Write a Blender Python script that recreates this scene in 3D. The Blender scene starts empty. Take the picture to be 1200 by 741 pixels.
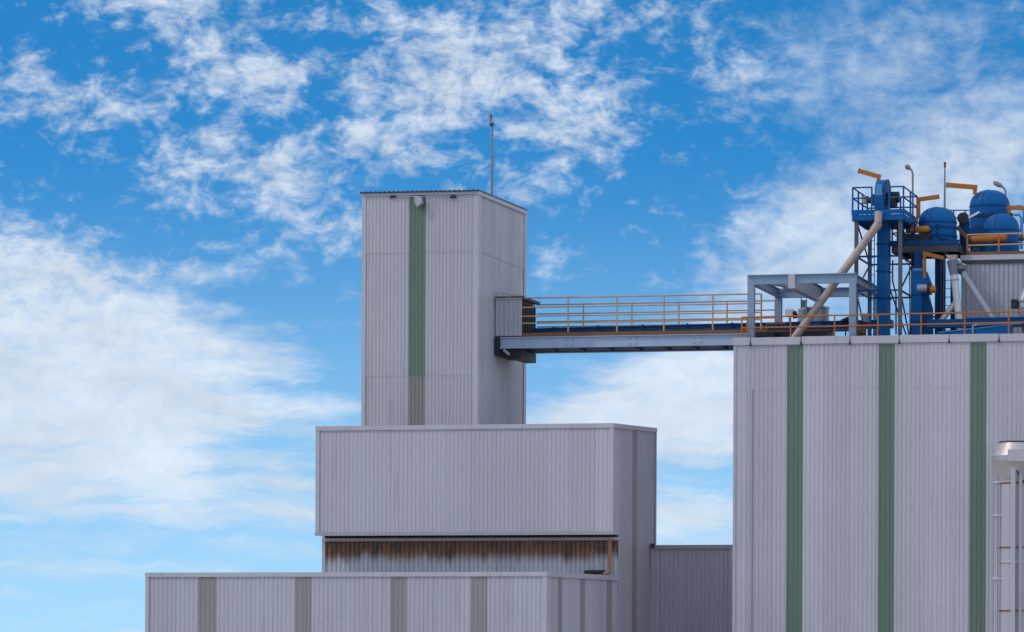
import bpy, bmesh, math, random
from mathutils import Vector, Matrix
random.seed(7)
PI = math.pi
R = math.radians
S = bpy.context.scene
COL = S.collection

# ------------------------------------------------------------------ camera and the site's frame
F = 5000.0            # focal length in pixels of a 1200 px wide frame
HZ = 800.0            # the horizon runs below the frame
ROLL = 0.0042
CAM = Vector((0, 0, 1.6))
TH = R(14.0)          # every building on the site is turned by this
AX = Vector((math.cos(TH), -math.sin(TH), 0))     # along the fronts
AW = Vector((math.sin(TH), math.cos(TH), 0))      # away from the fronts


def ray(px, py):
    dx, dy = (px - 600) / F, -(py - HZ) / F
    return Vector((dx * math.cos(ROLL) - dy * math.sin(ROLL), 1.0, dx * math.sin(ROLL) + dy * math.cos(ROLL)))


ORG = CAM + ray(718, 497) * 150.0
ORG.z = 0


def pix(px, py, w):
    """the site point (u, w, z) seen at a photo pixel, on the plane w metres behind the front line"""
    d = ray(px, py)
    t = (w - AW.dot(CAM - ORG)) / AW.dot(d)
    p = CAM + d * t - ORG
    return Vector((AX.dot(p), w, p.z))


def proj(u, w, z):
    p = ORG + AX * u + AW * w + Vector((0, 0, z)) - CAM
    x, zz = p.x / p.y, p.z / p.y
    dx = x * math.cos(ROLL) + zz * math.sin(ROLL)
    dy = -x * math.sin(ROLL) + zz * math.cos(ROLL)
    return 600 + dx * F, HZ - dy * F


def w_at(px, u, z):
    lo, hi = -40.0, 60.0
    for _ in range(60):
        m = (lo + hi) / 2
        if proj(u, m, z)[0] < px: lo = m
        else: hi = m
    return lo


def z_at(u, w, py):
    lo, hi = -20.0, 60.0
    for _ in range(60):
        m = (lo + hi) / 2
        if proj(u, w, m)[1] > py: lo = m
        else: hi = m
    return lo


def world(u, w, z):
    return ORG + AX * u + AW * w + Vector((0, 0, z))


MPX = 0.0298          # metres per photo pixel near the fronts

# ------------------------------------------------------------------ materials


def nodes(m):
    m.use_nodes = True
    return m.node_tree.nodes, m.node_tree.links, m.node_tree.nodes['Principled BSDF']


def new(N, kind, **kw):
    n = N.new(kind)
    for k, v in kw.items():
        setattr(n, k, v)
    return n


def mth(N, L, op, a, b=None, clamp=False):
    n = N.new('ShaderNodeMath'); n.operation = op; n.use_clamp = clamp
    for i, v in enumerate((a, b)):
        if v is None: continue
        if isinstance(v, (int, float)): n.inputs[i].default_value = v
        else: L.new(v, n.inputs[i])
    return n.outputs[0]


def mixc(N, L, fac, a, b, mode='MIX'):
    n = N.new('ShaderNodeMix'); n.data_type = 'RGBA'; n.blend_type = mode
    for i, v in ((0, fac), (6, a), (7, b)):
        if isinstance(v, (int, float)): n.inputs[i].default_value = v
        elif isinstance(v, tuple): n.inputs[i].default_value = (*v, 1)
        else: L.new(v, n.inputs[i])
    return n.outputs[2]


def noise(N, L, vec, scale, detail=4, rough=0.55, dist=0.0):
    n = N.new('ShaderNodeTexNoise')
    n.inputs['Scale'].default_value = scale; n.inputs['Detail'].default_value = detail
    n.inputs['Roughness'].default_value = rough; n.inputs['Distortion'].default_value = dist
    if vec is not None: L.new(vec, n.inputs['Vector'])
    return n.outputs[0]


def mapped(N, L, vec, scale=(1, 1, 1), loc=(0, 0, 0)):
    n = N.new('ShaderNodeMapping')
    n.inputs['Scale'].default_value = scale; n.inputs['Location'].default_value = loc
    L.new(vec, n.inputs['Vector'])
    return n.outputs[0]


def ramp(N, L, fac, p0, p1):
    n = N.new('ShaderNodeMapRange'); n.interpolation_type = 'SMOOTHSTEP'
    n.inputs[1].default_value = p0; n.inputs[2].default_value = p1
    L.new(fac, n.inputs[0])
    return n.outputs[0]


def cladding(name, col, rough=0.5, tint=0.065, streak=0.30, dirt=(0.30, 0.26, 0.23), metallic=0.0):
    """painted profiled sheet: each sheet a slightly different tone, long rain streaks, dust"""
    m = bpy.data.materials.new(name)
    N, L, B = nodes(m)
    tc = N.new('ShaderNodeTexCoord').outputs['Object']
    sp = N.new('ShaderNodeSeparateXYZ'); L.new(tc, sp.inputs[0])
    # sheet number along the wall (0.9 m sheets)
    along = mth(N, L, 'ADD', sp.outputs[0], sp.outputs[1])
    sheet = mth(N, L, 'FLOOR', mth(N, L, 'DIVIDE', along, 0.9))
    wn = N.new('ShaderNodeTexWhiteNoise'); wn.noise_dimensions = '1D'; L.new(sheet, wn.inputs['W'])
    val = mth(N, L, 'ADD', mth(N, L, 'MULTIPLY', wn.outputs[0], 2 * tint), 1 - tint)
    big = noise(N, L, mapped(N, L, tc, (0.35, 0.35, 0.2)), 1.0, 3)
    val = mth(N, L, 'MULTIPLY', val, mth(N, L, 'ADD', mth(N, L, 'MULTIPLY', big, 0.24), 0.88))
    fine = noise(N, L, mapped(N, L, tc, (9, 9, 3)), 1.0, 5, 0.65)
    val = mth(N, L, 'MULTIPLY', val, mth(N, L, 'ADD', mth(N, L, 'MULTIPLY', fine, 0.16), 0.92))
    hs = N.new('ShaderNodeHueSaturation'); hs.inputs['Color'].default_value = (*col, 1)
    L.new(val, hs.inputs['Value'])
    st = noise(N, L, mapped(N, L, tc, (5.5, 5.5, 0.16)), 1.0, 5, 0.6)
    pat = noise(N, L, mapped(N, L, tc, (0.5, 0.5, 0.4), (3, 7, 1)), 1.0, 3)
    f = mth(N, L, 'MULTIPLY', ramp(N, L, st, 0.50, 0.78), mth(N, L, 'MULTIPLY', ramp(N, L, pat, 0.38, 0.68), streak * 2.0), True)
    c = mixc(N, L, f, hs.outputs[0], dirt)
    L.new(c, B.inputs['Base Color'])
    B.inputs['Roughness'].default_value = rough
    B.inputs['Metallic'].default_value = metallic
    lap = mth(N, L, 'LESS_THAN', mth(N, L, 'FRACT', mth(N, L, 'DIVIDE', along, 0.9)), 0.022)
    fixz = mth(N, L, 'LESS_THAN', mth(N, L, 'FRACT', mth(N, L, 'DIVIDE', mth(N, L, 'ADD', sp.outputs[2], 0.31), 1.35)), 0.020)
    dots = mth(N, L, 'LESS_THAN', mth(N, L, 'FRACT', mth(N, L, 'DIVIDE', along, 0.31)), 0.30)
    f2 = mth(N, L, 'ADD', mth(N, L, 'MULTIPLY', lap, 0.22), mth(N, L, 'MULTIPLY', mth(N, L, 'MULTIPLY', fixz, dots), 0.22), True)
    c = mixc(N, L, f2, c, (0.12, 0.11, 0.11))
    L.new(c, B.inputs['Base Color'])
    bp = N.new('ShaderNodeBump'); bp.inputs['Strength'].default_value = 0.3; bp.inputs['Distance'].default_value = 0.02
    L.new(noise(N, L, mapped(N, L, tc, (1.6, 1.6, 0.8)), 1.0, 3), bp.inputs['Height'])
    L.new(bp.outputs[0], B.inputs['Normal'])
    return m


def paint(name, col, rough=0.45, wear=0.25, wearcol=(0.16, 0.09, 0.05), metallic=0.0, scale=2.2, var=0.3):
    """painted or galvanised steel with uneven tone, grime and rust specks"""
    m = bpy.data.materials.new(name)
    N, L, B = nodes(m)
    tc = N.new('ShaderNodeTexCoord').outputs['Object']
    big = noise(N, L, tc, scale, 5, 0.6)
    val = mth(N, L, 'ADD', mth(N, L, 'MULTIPLY', big, var), 1 - var / 2)
    hs = N.new('ShaderNodeHueSaturation'); hs.inputs['Color'].default_value = (*col, 1)
    L.new(val, hs.inputs['Value'])
    sp = noise(N, L, mapped(N, L, tc, (1, 1, 0.45), (5, 2, 9)), scale * 3.5, 6, 0.7)
    f = mth(N, L, 'MULTIPLY', ramp(N, L, sp, 0.55, 0.72), wear)
    L.new(mixc(N, L, f, hs.outputs[0], wearcol), B.inputs['Base Color'])
    B.inputs['Roughness'].default_value = rough
    B.inputs['Metallic'].default_value = metallic
    return m


M = {}
M['clad'] = cladding('grey_cladding', (0.589, 0.546, 0.584))
M['clad_tower'] = cladding('tower_cladding', (0.570, 0.527, 0.558), streak=0.3)
M['clad_stain'] = cladding('stained_tower_cladding', (0.57, 0.527, 0.558), streak=0.55, dirt=(0.27, 0.25, 0.26))
M['clad_old'] = cladding('weathered_cladding', (0.564, 0.515, 0.526), streak=0.4)
M['clad_low'] = cladding('low_wall_cladding', (0.564, 0.527, 0.578))
M['clad_pent'] = cladding('dull_cladding', (0.496, 0.471, 0.513), streak=0.4)
M['trim'] = cladding('grey_flashing', (0.583, 0.546, 0.584), tint=0.02, streak=0.25)
M['trim_dark'] = cladding('dirty_flashing', (0.459, 0.422, 0.443), tint=0.02, streak=0.4)
M['green'] = cladding('green_sheet', (0.146, 0.211, 0.151), tint=0.04, streak=0.15, dirt=(0.16, 0.17, 0.14))
M['green_dull'] = cladding('faded_green_sheet', (0.275, 0.265, 0.250), tint=0.03, streak=0.2)
M['grey_strip'] = cladding('translucent_grey_sheet', (0.341, 0.306, 0.291), tint=0.04, streak=0.25)
M['grey_strip_faint'] = cladding('dull_brown_sheet', (0.372, 0.310, 0.291), tint=0.04, streak=0.25)
M['roof'] = cladding('roof_sheet', (0.30, 0.29, 0.30), streak=0.4)


def blue_steel(name, col, fade):
    m = paint(name, col, 0.5, 0.15, (0.04, 0.05, 0.08), var=0.45, scale=1.1)
    N, L = m.node_tree.nodes, m.node_tree.links
    B = N['Principled BSDF']
    old = B.inputs['Base Color'].links[0].from_socket
    tc = N.new('ShaderNodeTexCoord').outputs['Object']
    f = mth(N, L, 'MULTIPLY', ramp(N, L, noise(N, L, mapped(N, L, tc, (1.3, 1.3, .6), (2, 4, 6)), 1.0, 6, 0.68), 0.48, 0.74), 0.40)
    c = mixc(N, L, f, old, fade)
    run = noise(N, L, mapped(N, L, tc, (9, 9, .5), (1, 8, 3)), 1.0, 4, 0.6)
    r = mth(N, L, 'MULTIPLY', ramp(N, L, run, 0.60, 0.76), 0.5)
    L.new(mixc(N, L, r, c, (0.05, 0.04, 0.045)), B.inputs['Base Color'])
    B.inputs['Specular IOR Level'].default_value = 0.22
    rr = N.new('ShaderNodeMapRange'); rr.inputs[3].default_value = 0.42; rr.inputs[4].default_value = 0.65
    L.new(noise(N, L, tc, 2.0, 4), rr.inputs[0]); L.new(rr.outputs[0], B.inputs['Roughness'])
    return m


M['black'] = paint('black_rubber', (0.02, 0.02, 0.024), 0.6, 0.1)
M['dark'] = paint('dark_steel', (0.055, 0.055, 0.07), 0.55, 0.35)
M['blue'] = blue_steel('blue_paint', (0.0, 0.115, 0.36), (0.005, 0.21, 0.47))
M['blue_dark'] = blue_steel('dark_blue_paint', (0.0, 0.060, 0.19), (0.005, 0.11, 0.28))
M['blue_pale'] = paint('faded_blue_paint', (0.10, 0.32, 0.62), 0.42, 0.15, (0.3, 0.3, 0.3))
M['steel_blue'] = paint('pale_blue_grey_steel', (0.279, 0.366, 0.490), 0.5, 0.25, (0.2, 0.17, 0.15))
M['girder'] = paint('girder_paint', (0.422, 0.508, 0.645), 0.5, 0.25, (0.2, 0.18, 0.17))
M['orange'] = paint('orange_paint', (0.52, 0.155, 0.012), 0.5, 0.25, (0.2, 0.08, 0.03))
M['rail'] = paint('orange_rail_paint', (0.66, 0.39, 0.20), 0.5, 0.45, (0.22, 0.09, 0.03), scale=1.2)
M['rust'] = paint('rusty_steel', (0.23, 0.105, 0.05), 0.75, 0.4, (0.09, 0.04, 0.02))
M['rust_pipe'] = paint('rusty_pipe', (0.42, 0.22, 0.13), 0.65, 0.35, (0.16, 0.07, 0.03))
M['galv'] = paint('galvanised_steel', (0.46, 0.46, 0.50), 0.42, 0.2, (0.25, 0.22, 0.2), 0.35)
M['galv_warm'] = paint('beige_steel', (0.50, 0.385, 0.335), 0.42, 0.6, (0.21, 0.105, 0.065), 0.3)
M['bright'] = paint('bright_sheet_metal', (0.72, 0.63, 0.58), 0.42, 0.25, (0.4, 0.33, 0.3), 0.45)
M['white'] = paint('white_paint', (0.82, 0.80, 0.79), 0.45, 0.2, (0.4, 0.33, 0.28))
M['post'] = paint('weathered_post_steel', (0.10, 0.105, 0.13), 0.55, 0.4)
M['grey'] = paint('grey_paint', (0.27, 0.27, 0.31), 0.5, 0.3)
M['grille'] = paint('grating_steel', (0.07, 0.07, 0.085), 0.6, 0.3)


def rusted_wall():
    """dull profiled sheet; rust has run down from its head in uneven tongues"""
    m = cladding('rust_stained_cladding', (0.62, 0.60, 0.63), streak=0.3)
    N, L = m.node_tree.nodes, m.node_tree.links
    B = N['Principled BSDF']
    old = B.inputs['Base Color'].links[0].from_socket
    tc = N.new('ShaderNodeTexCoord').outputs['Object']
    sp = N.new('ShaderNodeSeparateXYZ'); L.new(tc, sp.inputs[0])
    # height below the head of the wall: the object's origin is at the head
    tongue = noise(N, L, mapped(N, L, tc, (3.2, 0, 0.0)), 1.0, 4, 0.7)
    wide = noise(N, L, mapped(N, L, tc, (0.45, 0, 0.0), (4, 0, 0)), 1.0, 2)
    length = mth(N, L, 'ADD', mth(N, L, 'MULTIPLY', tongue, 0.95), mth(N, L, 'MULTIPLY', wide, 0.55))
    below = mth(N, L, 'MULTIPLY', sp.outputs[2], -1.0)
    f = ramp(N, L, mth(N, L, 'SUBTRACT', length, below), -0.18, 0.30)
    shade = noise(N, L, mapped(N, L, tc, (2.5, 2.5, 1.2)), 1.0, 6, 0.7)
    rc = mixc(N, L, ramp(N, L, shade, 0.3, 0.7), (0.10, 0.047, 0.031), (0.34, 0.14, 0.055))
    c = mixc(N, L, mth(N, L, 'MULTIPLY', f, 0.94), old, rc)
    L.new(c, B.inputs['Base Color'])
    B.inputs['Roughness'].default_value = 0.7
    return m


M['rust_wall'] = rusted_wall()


def ground_mat():
    m = bpy.data.materials.new('yard_concrete')
    N, L, B = nodes(m)
    tc = N.new('ShaderNodeTexCoord').outputs['Object']
    n1 = noise(N, L, tc, 0.12, 6, 0.6); n2 = noise(N, L, tc, 3.0, 6, 0.7)
    f = mth(N, L, 'ADD', mth(N, L, 'MULTIPLY', n1, 0.6), mth(N, L, 'MULTIPLY', n2, 0.4))
    L.new(mixc(N, L, ramp(N, L, f, 0.35, 0.65), (0.34, 0.31, 0.28), (0.45, 0.42, 0.385)), B.inputs['Base Color'])
    B.inputs['Roughness'].default_value = 0.9
    return m


# ------------------------------------------------------------------ mesh builder (all in site coordinates u, w, z)


class MB:
    def __init__(s):
        s.v, s.f = [], []

    def add(s, vs, fs):
        k = len(s.v)
        s.v += [Vector(v) for v in vs]
        s.f += [tuple(i + k for i in f) for f in fs]
        return s

    def box(s, u0, u1, w0, w1, z0, z1):
        c = [(u, w, z) for z in (z0, z1) for u, w in ((u0, w0), (u1, w0), (u1, w1), (u0, w1))]
        return s.add(c, [(3, 2, 1, 0), (4, 5, 6, 7), (0, 1, 5, 4), (1, 2, 6, 5), (2, 3, 7, 6), (3, 0, 4, 7)])

    def beam(s, p, q, a, b, up=(0, 0, 1)):
        """rectangular bar from p to q, a wide across, b deep along up"""
        p, q = Vector(p), Vector(q); d = (q - p).normalized(); up = Vector(up)
        if abs(d.dot(up)) > 0.98: up = Vector((0, 1, 0))
        x = d.cross(up).normalized(); y = x.cross(d).normalized()
        vs = [o + x * (a / 2 * i) + y * (b / 2 * j) for o in (p, q) for i, j in ((-1, -1), (1, -1), (1, 1), (-1, 1))]
        return s.add(vs, [(3, 2, 1, 0), (4, 5, 6, 7), (0, 1, 5, 4), (1, 2, 6, 5), (2, 3, 7, 6), (3, 0, 4, 7)])

    def ibeam(s, p, q, a, b, t=0.03):
        """I section from p to q: flanges a wide, b deep overall"""
        p, q = Vector(p), Vector(q); d = (q - p).normalized(); up = Vector((0, 0, 1))
        if abs(d.dot(up)) > 0.98: up = Vector((0, 1, 0))
        x = d.cross(up).normalized(); y = x.cross(d).normalized()
        s.beam(p + y * (b / 2 - t / 2), q + y * (b / 2 - t / 2), a, t, up)
        s.beam(p - y * (b / 2 - t / 2), q - y * (b / 2 - t / 2), a, t, up)
        return s.beam(p, q, t, b - 2 * t, up)

    def tube(s, pts, r, n=10, cap=True):
        pts = [Vector(p) for p in pts]
        rs = r if isinstance(r, (list, tuple)) else [r] * len(pts)
        k = len(s.v); ref = None
        for i, p in enumerate(pts):
            d = (pts[min(i + 1, len(pts) - 1)] - pts[max(i - 1, 0)]).normalized()
            if ref is None or abs(ref.dot(d)) > 0.95:
                ref = Vector((0, 0, 1)) if abs(d.z) < 0.9 else Vector((0, 1, 0))
            x = d.cross(ref).normalized(); y = x.cross(d).normalized()
            for j in range(n):
                a = 2 * PI * j / n
                s.v.append(p + (x * math.cos(a) + y * math.sin(a)) * rs[i])
        for i in range(len(pts) - 1):
            for j in range(n):
                j2 = (j + 1) % n
                s.f.append((k + i * n + j, k + i * n + j2, k + (i + 1) * n + j2, k + (i + 1) * n + j))
        if cap:
            s.f.append(tuple(k + j for j in range(n))[::-1])
            s.f.append(tuple(k + (len(pts) - 1) * n + j for j in range(n)))
        return s

    def lathe(s, c, prof, n=32):
        """profile [(radius, z)] turned about the vertical through c=(u, w)"""
        k = len(s.v)
        for r, z in prof:
            for j in range(n):
                a = 2 * PI * j / n
                s.v.append(Vector((c[0] + math.cos(a) * r, c[1] + math.sin(a) * r, z)))
        for i in range(len(prof) - 1):
            for j in range(n):
                j2 = (j + 1) % n
                s.f.append((k + i * n + j, k + i * n + j2, k + (i + 1) * n + j2, k + (i + 1) * n + j))
        s.f.append(tuple(k + j for j in range(n))[::-1])
        s.f.append(tuple(k + (len(prof) - 1) * n + j for j in range(n)))
        return s

    def prism(s, poly, axis, a0, a1):
        """polygon extruded along an axis: 'w' takes (u, z) points, 'u' takes (w, z), 'z' takes (u, w)"""
        mk = {'w': lambda p, a: (p[0], a, p[1]), 'u': lambda p, a: (a, p[0], p[1]), 'z': lambda p, a: (p[0], p[1], a)}[axis]
        n = len(poly)
        vs = [mk(p, a0) for p in poly] + [mk(p, a1) for p in poly]
        return s.add(vs, [tuple(range(n))[::-1], tuple(range(n, 2 * n))] + [(i, (i + 1) % n, n + (i + 1) % n, n + i) for i in range(n)])

    def sheet(s, p, q, z0, zt, zt2=None, pitch=0.155, depth=0.016, off=0.0, phase=0.0, ref=None):
        """profiled cladding between the plan points p and q, facing the right of p->q ; top from zt to zt2"""
        p, q = Vector((p[0], p[1])), Vector((q[0], q[1]))
        L = (q - p).length; d = (q - p) / L; nrm = Vector((d.y, -d.x))
        zt2 = zt if zt2 is None else zt2
        pts = []
        i0 = int(math.floor(-phase / pitch)) - 1
        x = i0 * pitch + phase
        prof = ((0.0, 0), (0.60, 0), (0.71, -1), (0.88, -1))
        seq = []
        while x < L + pitch:
            for fx, dd in prof:
                seq.append((x + fx * pitch, dd * depth))
            x += pitch
        def at(x):
            for (a, da), (b, db) in zip(seq, seq[1:]):
                if a <= x <= b: return da + (db - da) * (x - a) / max(b - a, 1e-9)
            return 0
        xs = [(0.0, at(0.0))] + [(a, b) for a, b in seq if 1e-4 < a < L - 1e-4] + [(L, at(L))]
        k = len(s.v)
        for a, b in xs:
            o = p + d * a + nrm * (b + off)
            zz = zt + (zt2 - zt) * a / L
            s.v.append(Vector((o.x, o.y, z0))); s.v.append(Vector((o.x, o.y, zz)))
        for i in range(len(xs) - 1):
            s.f.append((k + 2 * i, k + 2 * i + 2, k + 2 * i + 3, k + 2 * i + 1))
        return s


BASE = {}


def setp(o, label=None, cat=None, group=None, kind=None):
    for k, v in (('label', label), ('category', cat), ('group', group), ('kind', kind)):
        if v: o[k] = v
    return o


def mesh_obj(name, mb, mat, base):
    me = bpy.data.meshes.new(name)
    me.from_pydata([v - base for v in mb.v], [], mb.f)
    me.materials.append(mat)
    bm = bmesh.new(); bm.from_mesh(me)
    if not getattr(mb, 'open', False):
        bmesh.ops.recalc_face_normals(bm, faces=bm.faces)
    bm.to_mesh(me); bm.free()
    me.shade_smooth()
    me.set_sharp_from_angle(angle=R(38))
    me.update()
    o = bpy.data.objects.new(name, me)
    COL.objects.link(o)
    return o


def thing(name, label, cat, base, group=None):
    o = bpy.data.objects.new(name, None); COL.objects.link(o)
    o.empty_display_size = 0.3
    b = Vector(base)
    o.location = world(*b); o.rotation_euler = (0, 0, -TH)
    BASE[o.name] = b
    return setp(o, label, cat, group)


def solo(name, mb, mat, label, cat, base, group=None):
    b = Vector(base)
    o = mesh_obj(name, mb, mat, b)
    o.location = world(*b); o.rotation_euler = (0, 0, -TH)
    BASE[o.name] = b
    return setp(o, label, cat, group)


def part(name, mb, mat, parent, label=None, origin=None):
    """a part; its origin may be moved (materials that measure from an edge)"""
    pb = BASE[parent.name]
    b = Vector(origin) if origin is not None else pb
    o = mesh_obj(name, mb, mat, b)
    o.parent = parent
    o.location = b - pb
    BASE[o.name] = b
    if label: o['label'] = label
    return o


def clad(m):
    m.open = True
    return m


# ------------------------------------------------------------------ ground
gm = bpy.data.meshes.new('ground')
gm.from_pydata([(-4000, -300, 0), (4000, -300, 0), (4000, 6000, 0), (-4000, 6000, 0)], [], [(0, 1, 2, 3)])
gm.materials.append(ground_mat())
g = bpy.data.objects.new('ground', gm); COL.objects.link(g); setp(g, kind='structure')

# ------------------------------------------------------------------ the overhanging middle block
zb = z_at(0, 0, 497); uL = pix(371.5, 499, 0).x
zo = z_at(0, 0, 626)                       # underside of the overhang
wB = w_at(768.5, 0, zb); zbk = z_at(0, wB, 502.8)   # the parapet rises a little to the back
REC = 1.0
b = thing('middle_block', 'grey corrugated block with an overhanging upper box above a rust stained recess', 'building', (uL / 2, 3, 0))
m = clad(MB()); m.sheet((uL, 0), (0, 0), zo, zb)
part('upper_cladding', m, M['clad'], b)
# side of the whole block, pieced round its brown strip
us = 0.0
ws1 = w_at(740.6, us, 7); ws2 = w_at(746.2, us, 7)
ztop = lambda w: zb + (zbk - zb) * w / wB
m = clad(MB())
m.sheet((us, 0), (us, REC), zo, ztop(0), ztop(REC))
m.sheet((us, REC), (us, ws1), 0, ztop(REC), ztop(ws1))
m.sheet((us, ws2), (us, wB), 0, ztop(ws2), ztop(wB))
part('side_cladding', m, M['clad_low'], b)
m = clad(MB()); m.sheet((us, ws1), (us, ws2), 0, ztop(ws1), ztop(ws2), depth=0.02)
part('brown_strip', m, M['grey_strip_faint'], b)
m = clad(MB()); m.sheet((0, wB), (uL, wB), 0, zbk); m.sheet((uL, wB), (uL, REC), 0, zbk, ztop(REC)); m.sheet((uL, REC), (uL, 0), zo, ztop(REC), zb)
part('rear_cladding', m, M['clad'], b)
m = MB().add([(uL, 0.02, zb - .12), (-.02, .02, zb - .12), (-.02, wB - .03, zbk - .12), (uL, wB - .03, zbk - .12)], [(0, 1, 2, 3)])
part('roof', m, M['roof'], b)
m = MB()
m.box(uL - .05, .05, -.05, 0.10, zb - .13, zb + .03)
m.beam((0.0, 0.10, zb - .05), (0.0, wB, zbk - .05), .11, .16)
m.beam((uL, .10, zb - .05), (uL, wB, zbk - .05), .10, .16)
part('parapet_trim', m, M['trim'], b)
part('corner_trim', MB().box(uL - .04, uL + .10, -.035, -.003, zo, zb - .13), M['trim'], b)
part('corner_trim', MB().prism([(-.10, -.035), (.035, -.035), (.035, .12), (.003, .12), (.003, -.003), (-.10, -.003)], 'z', zo, zb - .13), M['trim'], b)
part('corner_trim', MB().box(0.003, .035, wB - .14, wB + .02, 0, zbk - .13), M['trim'], b)
m = MB().box(uL - .045, .06, -.055, -.037, zo - .02, zo + .10)
part('drip_edge', m, M['trim_dark'], b)
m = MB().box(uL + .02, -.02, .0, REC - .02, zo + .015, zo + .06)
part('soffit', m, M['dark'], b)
zc = z_at(0, REC, 631)
rl = pix(379.5, 640, REC).x
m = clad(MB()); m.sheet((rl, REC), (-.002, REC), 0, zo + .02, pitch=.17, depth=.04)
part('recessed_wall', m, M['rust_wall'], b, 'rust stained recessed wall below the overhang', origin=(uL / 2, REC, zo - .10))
m = MB().box(rl - .01, 0.03, REC - .24, REC - .05, zo - .19, zo - .085)
part('gutter', m, M['trim'], b)
m = MB().box(rl - .06, rl + .06, REC - .045, REC + .01, 0, zo)
part('recess_corner_trim', m, M['trim'], b)

# ------------------------------------------------------------------ the low front block
wl = w_at(639.5, 0, 5.0)
zl = z_at(0, wl, 671.3); ll = pix(172, 675, wl).x
zl2 = z_at(0, REC, 676.3)
b = thing('low_block', 'long low grey corrugated block with four dark grey strips in front of the rusty recess', 'building', (ll / 2, wl + 4, 0))
edges = [(232.5, 254), (345.5, 365), (458, 477), (551.5, 571)]
us_ = [ll]
m = clad(MB()); ms = []
x0 = ll
for a, c in edges:
    ua, uc = pix(a, 700, wl).x, pix(c, 700, wl).x
    m.sheet((x0, wl), (ua, wl), 0, zl, phase=0.0)
    k = clad(MB()); k.sheet((ua, wl), (uc, wl), 0, zl - .02, depth=0.012, off=-0.004); ms.append(k)
    x0 = uc
m.sheet((x0, wl), (0, wl), 0, zl)
part('front_cladding', m, M['clad_low'], b)
for k in ms: part('grey_strip', k, M['grey_strip'], b)
zs = lambda w: zl + (zl2 - zl) * (w - wl) / (REC - wl)
m = clad(MB()); w0 = wl
st = []
for a, c in ((653.5, 658.5), (679.5, 685.5), (711, 716.5)):
    wa, wc = w_at(a, 0, 4), w_at(c, 0, 4)
    m.sheet((0, w0), (0, wa), 0, zs(w0), zs(wa)); st.append((wa, wc)); w0 = wc
m.sheet((0, w0), (0, REC - .06), 0, zs(w0), zs(REC - .06))
part('side_cladding', m, M['clad_low'], b)
for wa, wc in st:
    k = clad(MB()); k.sheet((0, wa), (0, wc), 0, zs(wa) - .02, zs(wc) - .02, depth=0.022)
    part('brown_strip', k, M['grey_strip_faint'], b)
m = clad(MB()); m.sheet((ll, REC + 6), (ll, wl), 0, zl2, zl)
part('end_cladding', m, M['clad_low'], b)
m = MB()
m.box(ll - .05, .05, wl - .05, wl + .12, zl - .12, zl + .03)
m.beam((0.0, wl + .12, zl - .045), (0.0, REC - .06, zl2 - .045), .12, .17)
m.beam((ll, wl + .12, zl - .045), (ll, REC + 6, zl2 - .045), .10, .17)
part('parapet_trim', m, M['trim'], b)
for u in (ll - .04, -.08): part('corner_trim', MB().box(u, u + .12, wl - .036, wl - .003, 0, zl - .12), M['trim'], b)
m = MB().add([(ll, wl + .1, zl - .11), (0, wl + .1, zl - .11), (0, REC - .06, zl2 - .11), (ll, REC - .06, zl2 - .11)], [(0, 1, 2, 3)])
part('roof', m, M['roof'], b)

# rusty drain pipe in the recess and its row of clamps on the ledge
pw = REC - .30
pa = pix(714.6, 633, pw); pb_ = pix(714.6, 667, pw); pc = pix(711, 672, pw); pd = pix(686, 672.5, pw)
t = thing('drain_pipe', 'rusty orange drain pipe dropping through the right end of the recess', 'pipe', (pa.x, pw, pc.z))
part('downpipe', MB().tube([pa, pb_], .075, 10), M['rust_pipe'], t)
part('elbow', MB().tube([pb_, pb_ + Vector((-.02, 0, -.10)), pc + Vector((-.02, 0, .01)), pc + Vector((-.12, 0, 0))], .08, 10), M['rust_pipe'], t)
part('outlet_pipe', MB().tube([pc + Vector((-.12, 0, 0)), pd], .03, 8), M['dark'], t)
for i in range(5):
    c = pd.lerp(pc, (i + .3) / 5.2)
    part('clamp', MB().tube([c + Vector((-.065, 0, .0)), c + Vector((-.03, 0, .05)), c + Vector((.03, 0, .05)), c + Vector((.065, 0, .0))], [.05, .085, .085, .05], 10), M['black'], t)

# ------------------------------------------------------------------ the tower
WT = 1.5
pA, pB = pix(425.5, 227, WT), pix(560, 224.3, WT)
ta, tb = pA.x, pB.x
tw = w_at(615.3, tb, 15); ztb = z_at(tb, tw, 247.3); ztf = pB.z; ztl = pA.z
zlow = zb - 1.2
b = thing('tall_tower', 'tall narrow grey corrugated tower with one green strip up its front', 'tower', ((ta + tb) / 2, WT + 3, zb - .12))
sa, sb_ = pix(479.5, 300, WT).x, pix(499, 300, WT).x
zz1 = z_at(tb, WT, 295); zz2 = z_at(tb, WT, 439.5)
zfr = lambda u: ztl + (ztf - ztl) * (u - ta) / (tb - ta)
top = clad(MB()); mid = clad(MB()); low = clad(MB())
for u0, u1 in ((ta, sa), (sb_, tb)):
    top.sheet((u0, WT), (u1, WT), zz1, zfr(u0), zfr(u1), off=.012, pitch=.135)
    mid.sheet((u0, WT), (u1, WT), zz2, zz1 + .05, off=0, pitch=.135)
    low.sheet((u0, WT), (u1, WT), zlow, zz2 + .05, off=-.012, pitch=.135)
part('upper_cladding', top, M['clad_tower'], b); part('middle_cladding', mid, M['clad_tower'], b); part('lower_cladding', low, M['clad_old'], b)
m = clad(MB()); m.sheet((sa, WT), (sb_, WT), zz2, zfr(sa) - .02, depth=.011, off=-.003, pitch=.135)
part('green_strip', m, M['green'], b)
m = clad(MB()); m.sheet((sa, WT), (sb_, WT), zlow, zz2 + .03, depth=.02, off=-.012, pitch=.135)
part('faded_strip', m, M['green_dull'], b)
zside = lambda w: ztf + (ztb - ztf) * (w - WT) / (tw - WT)
zs1 = zz1 + .02
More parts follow.
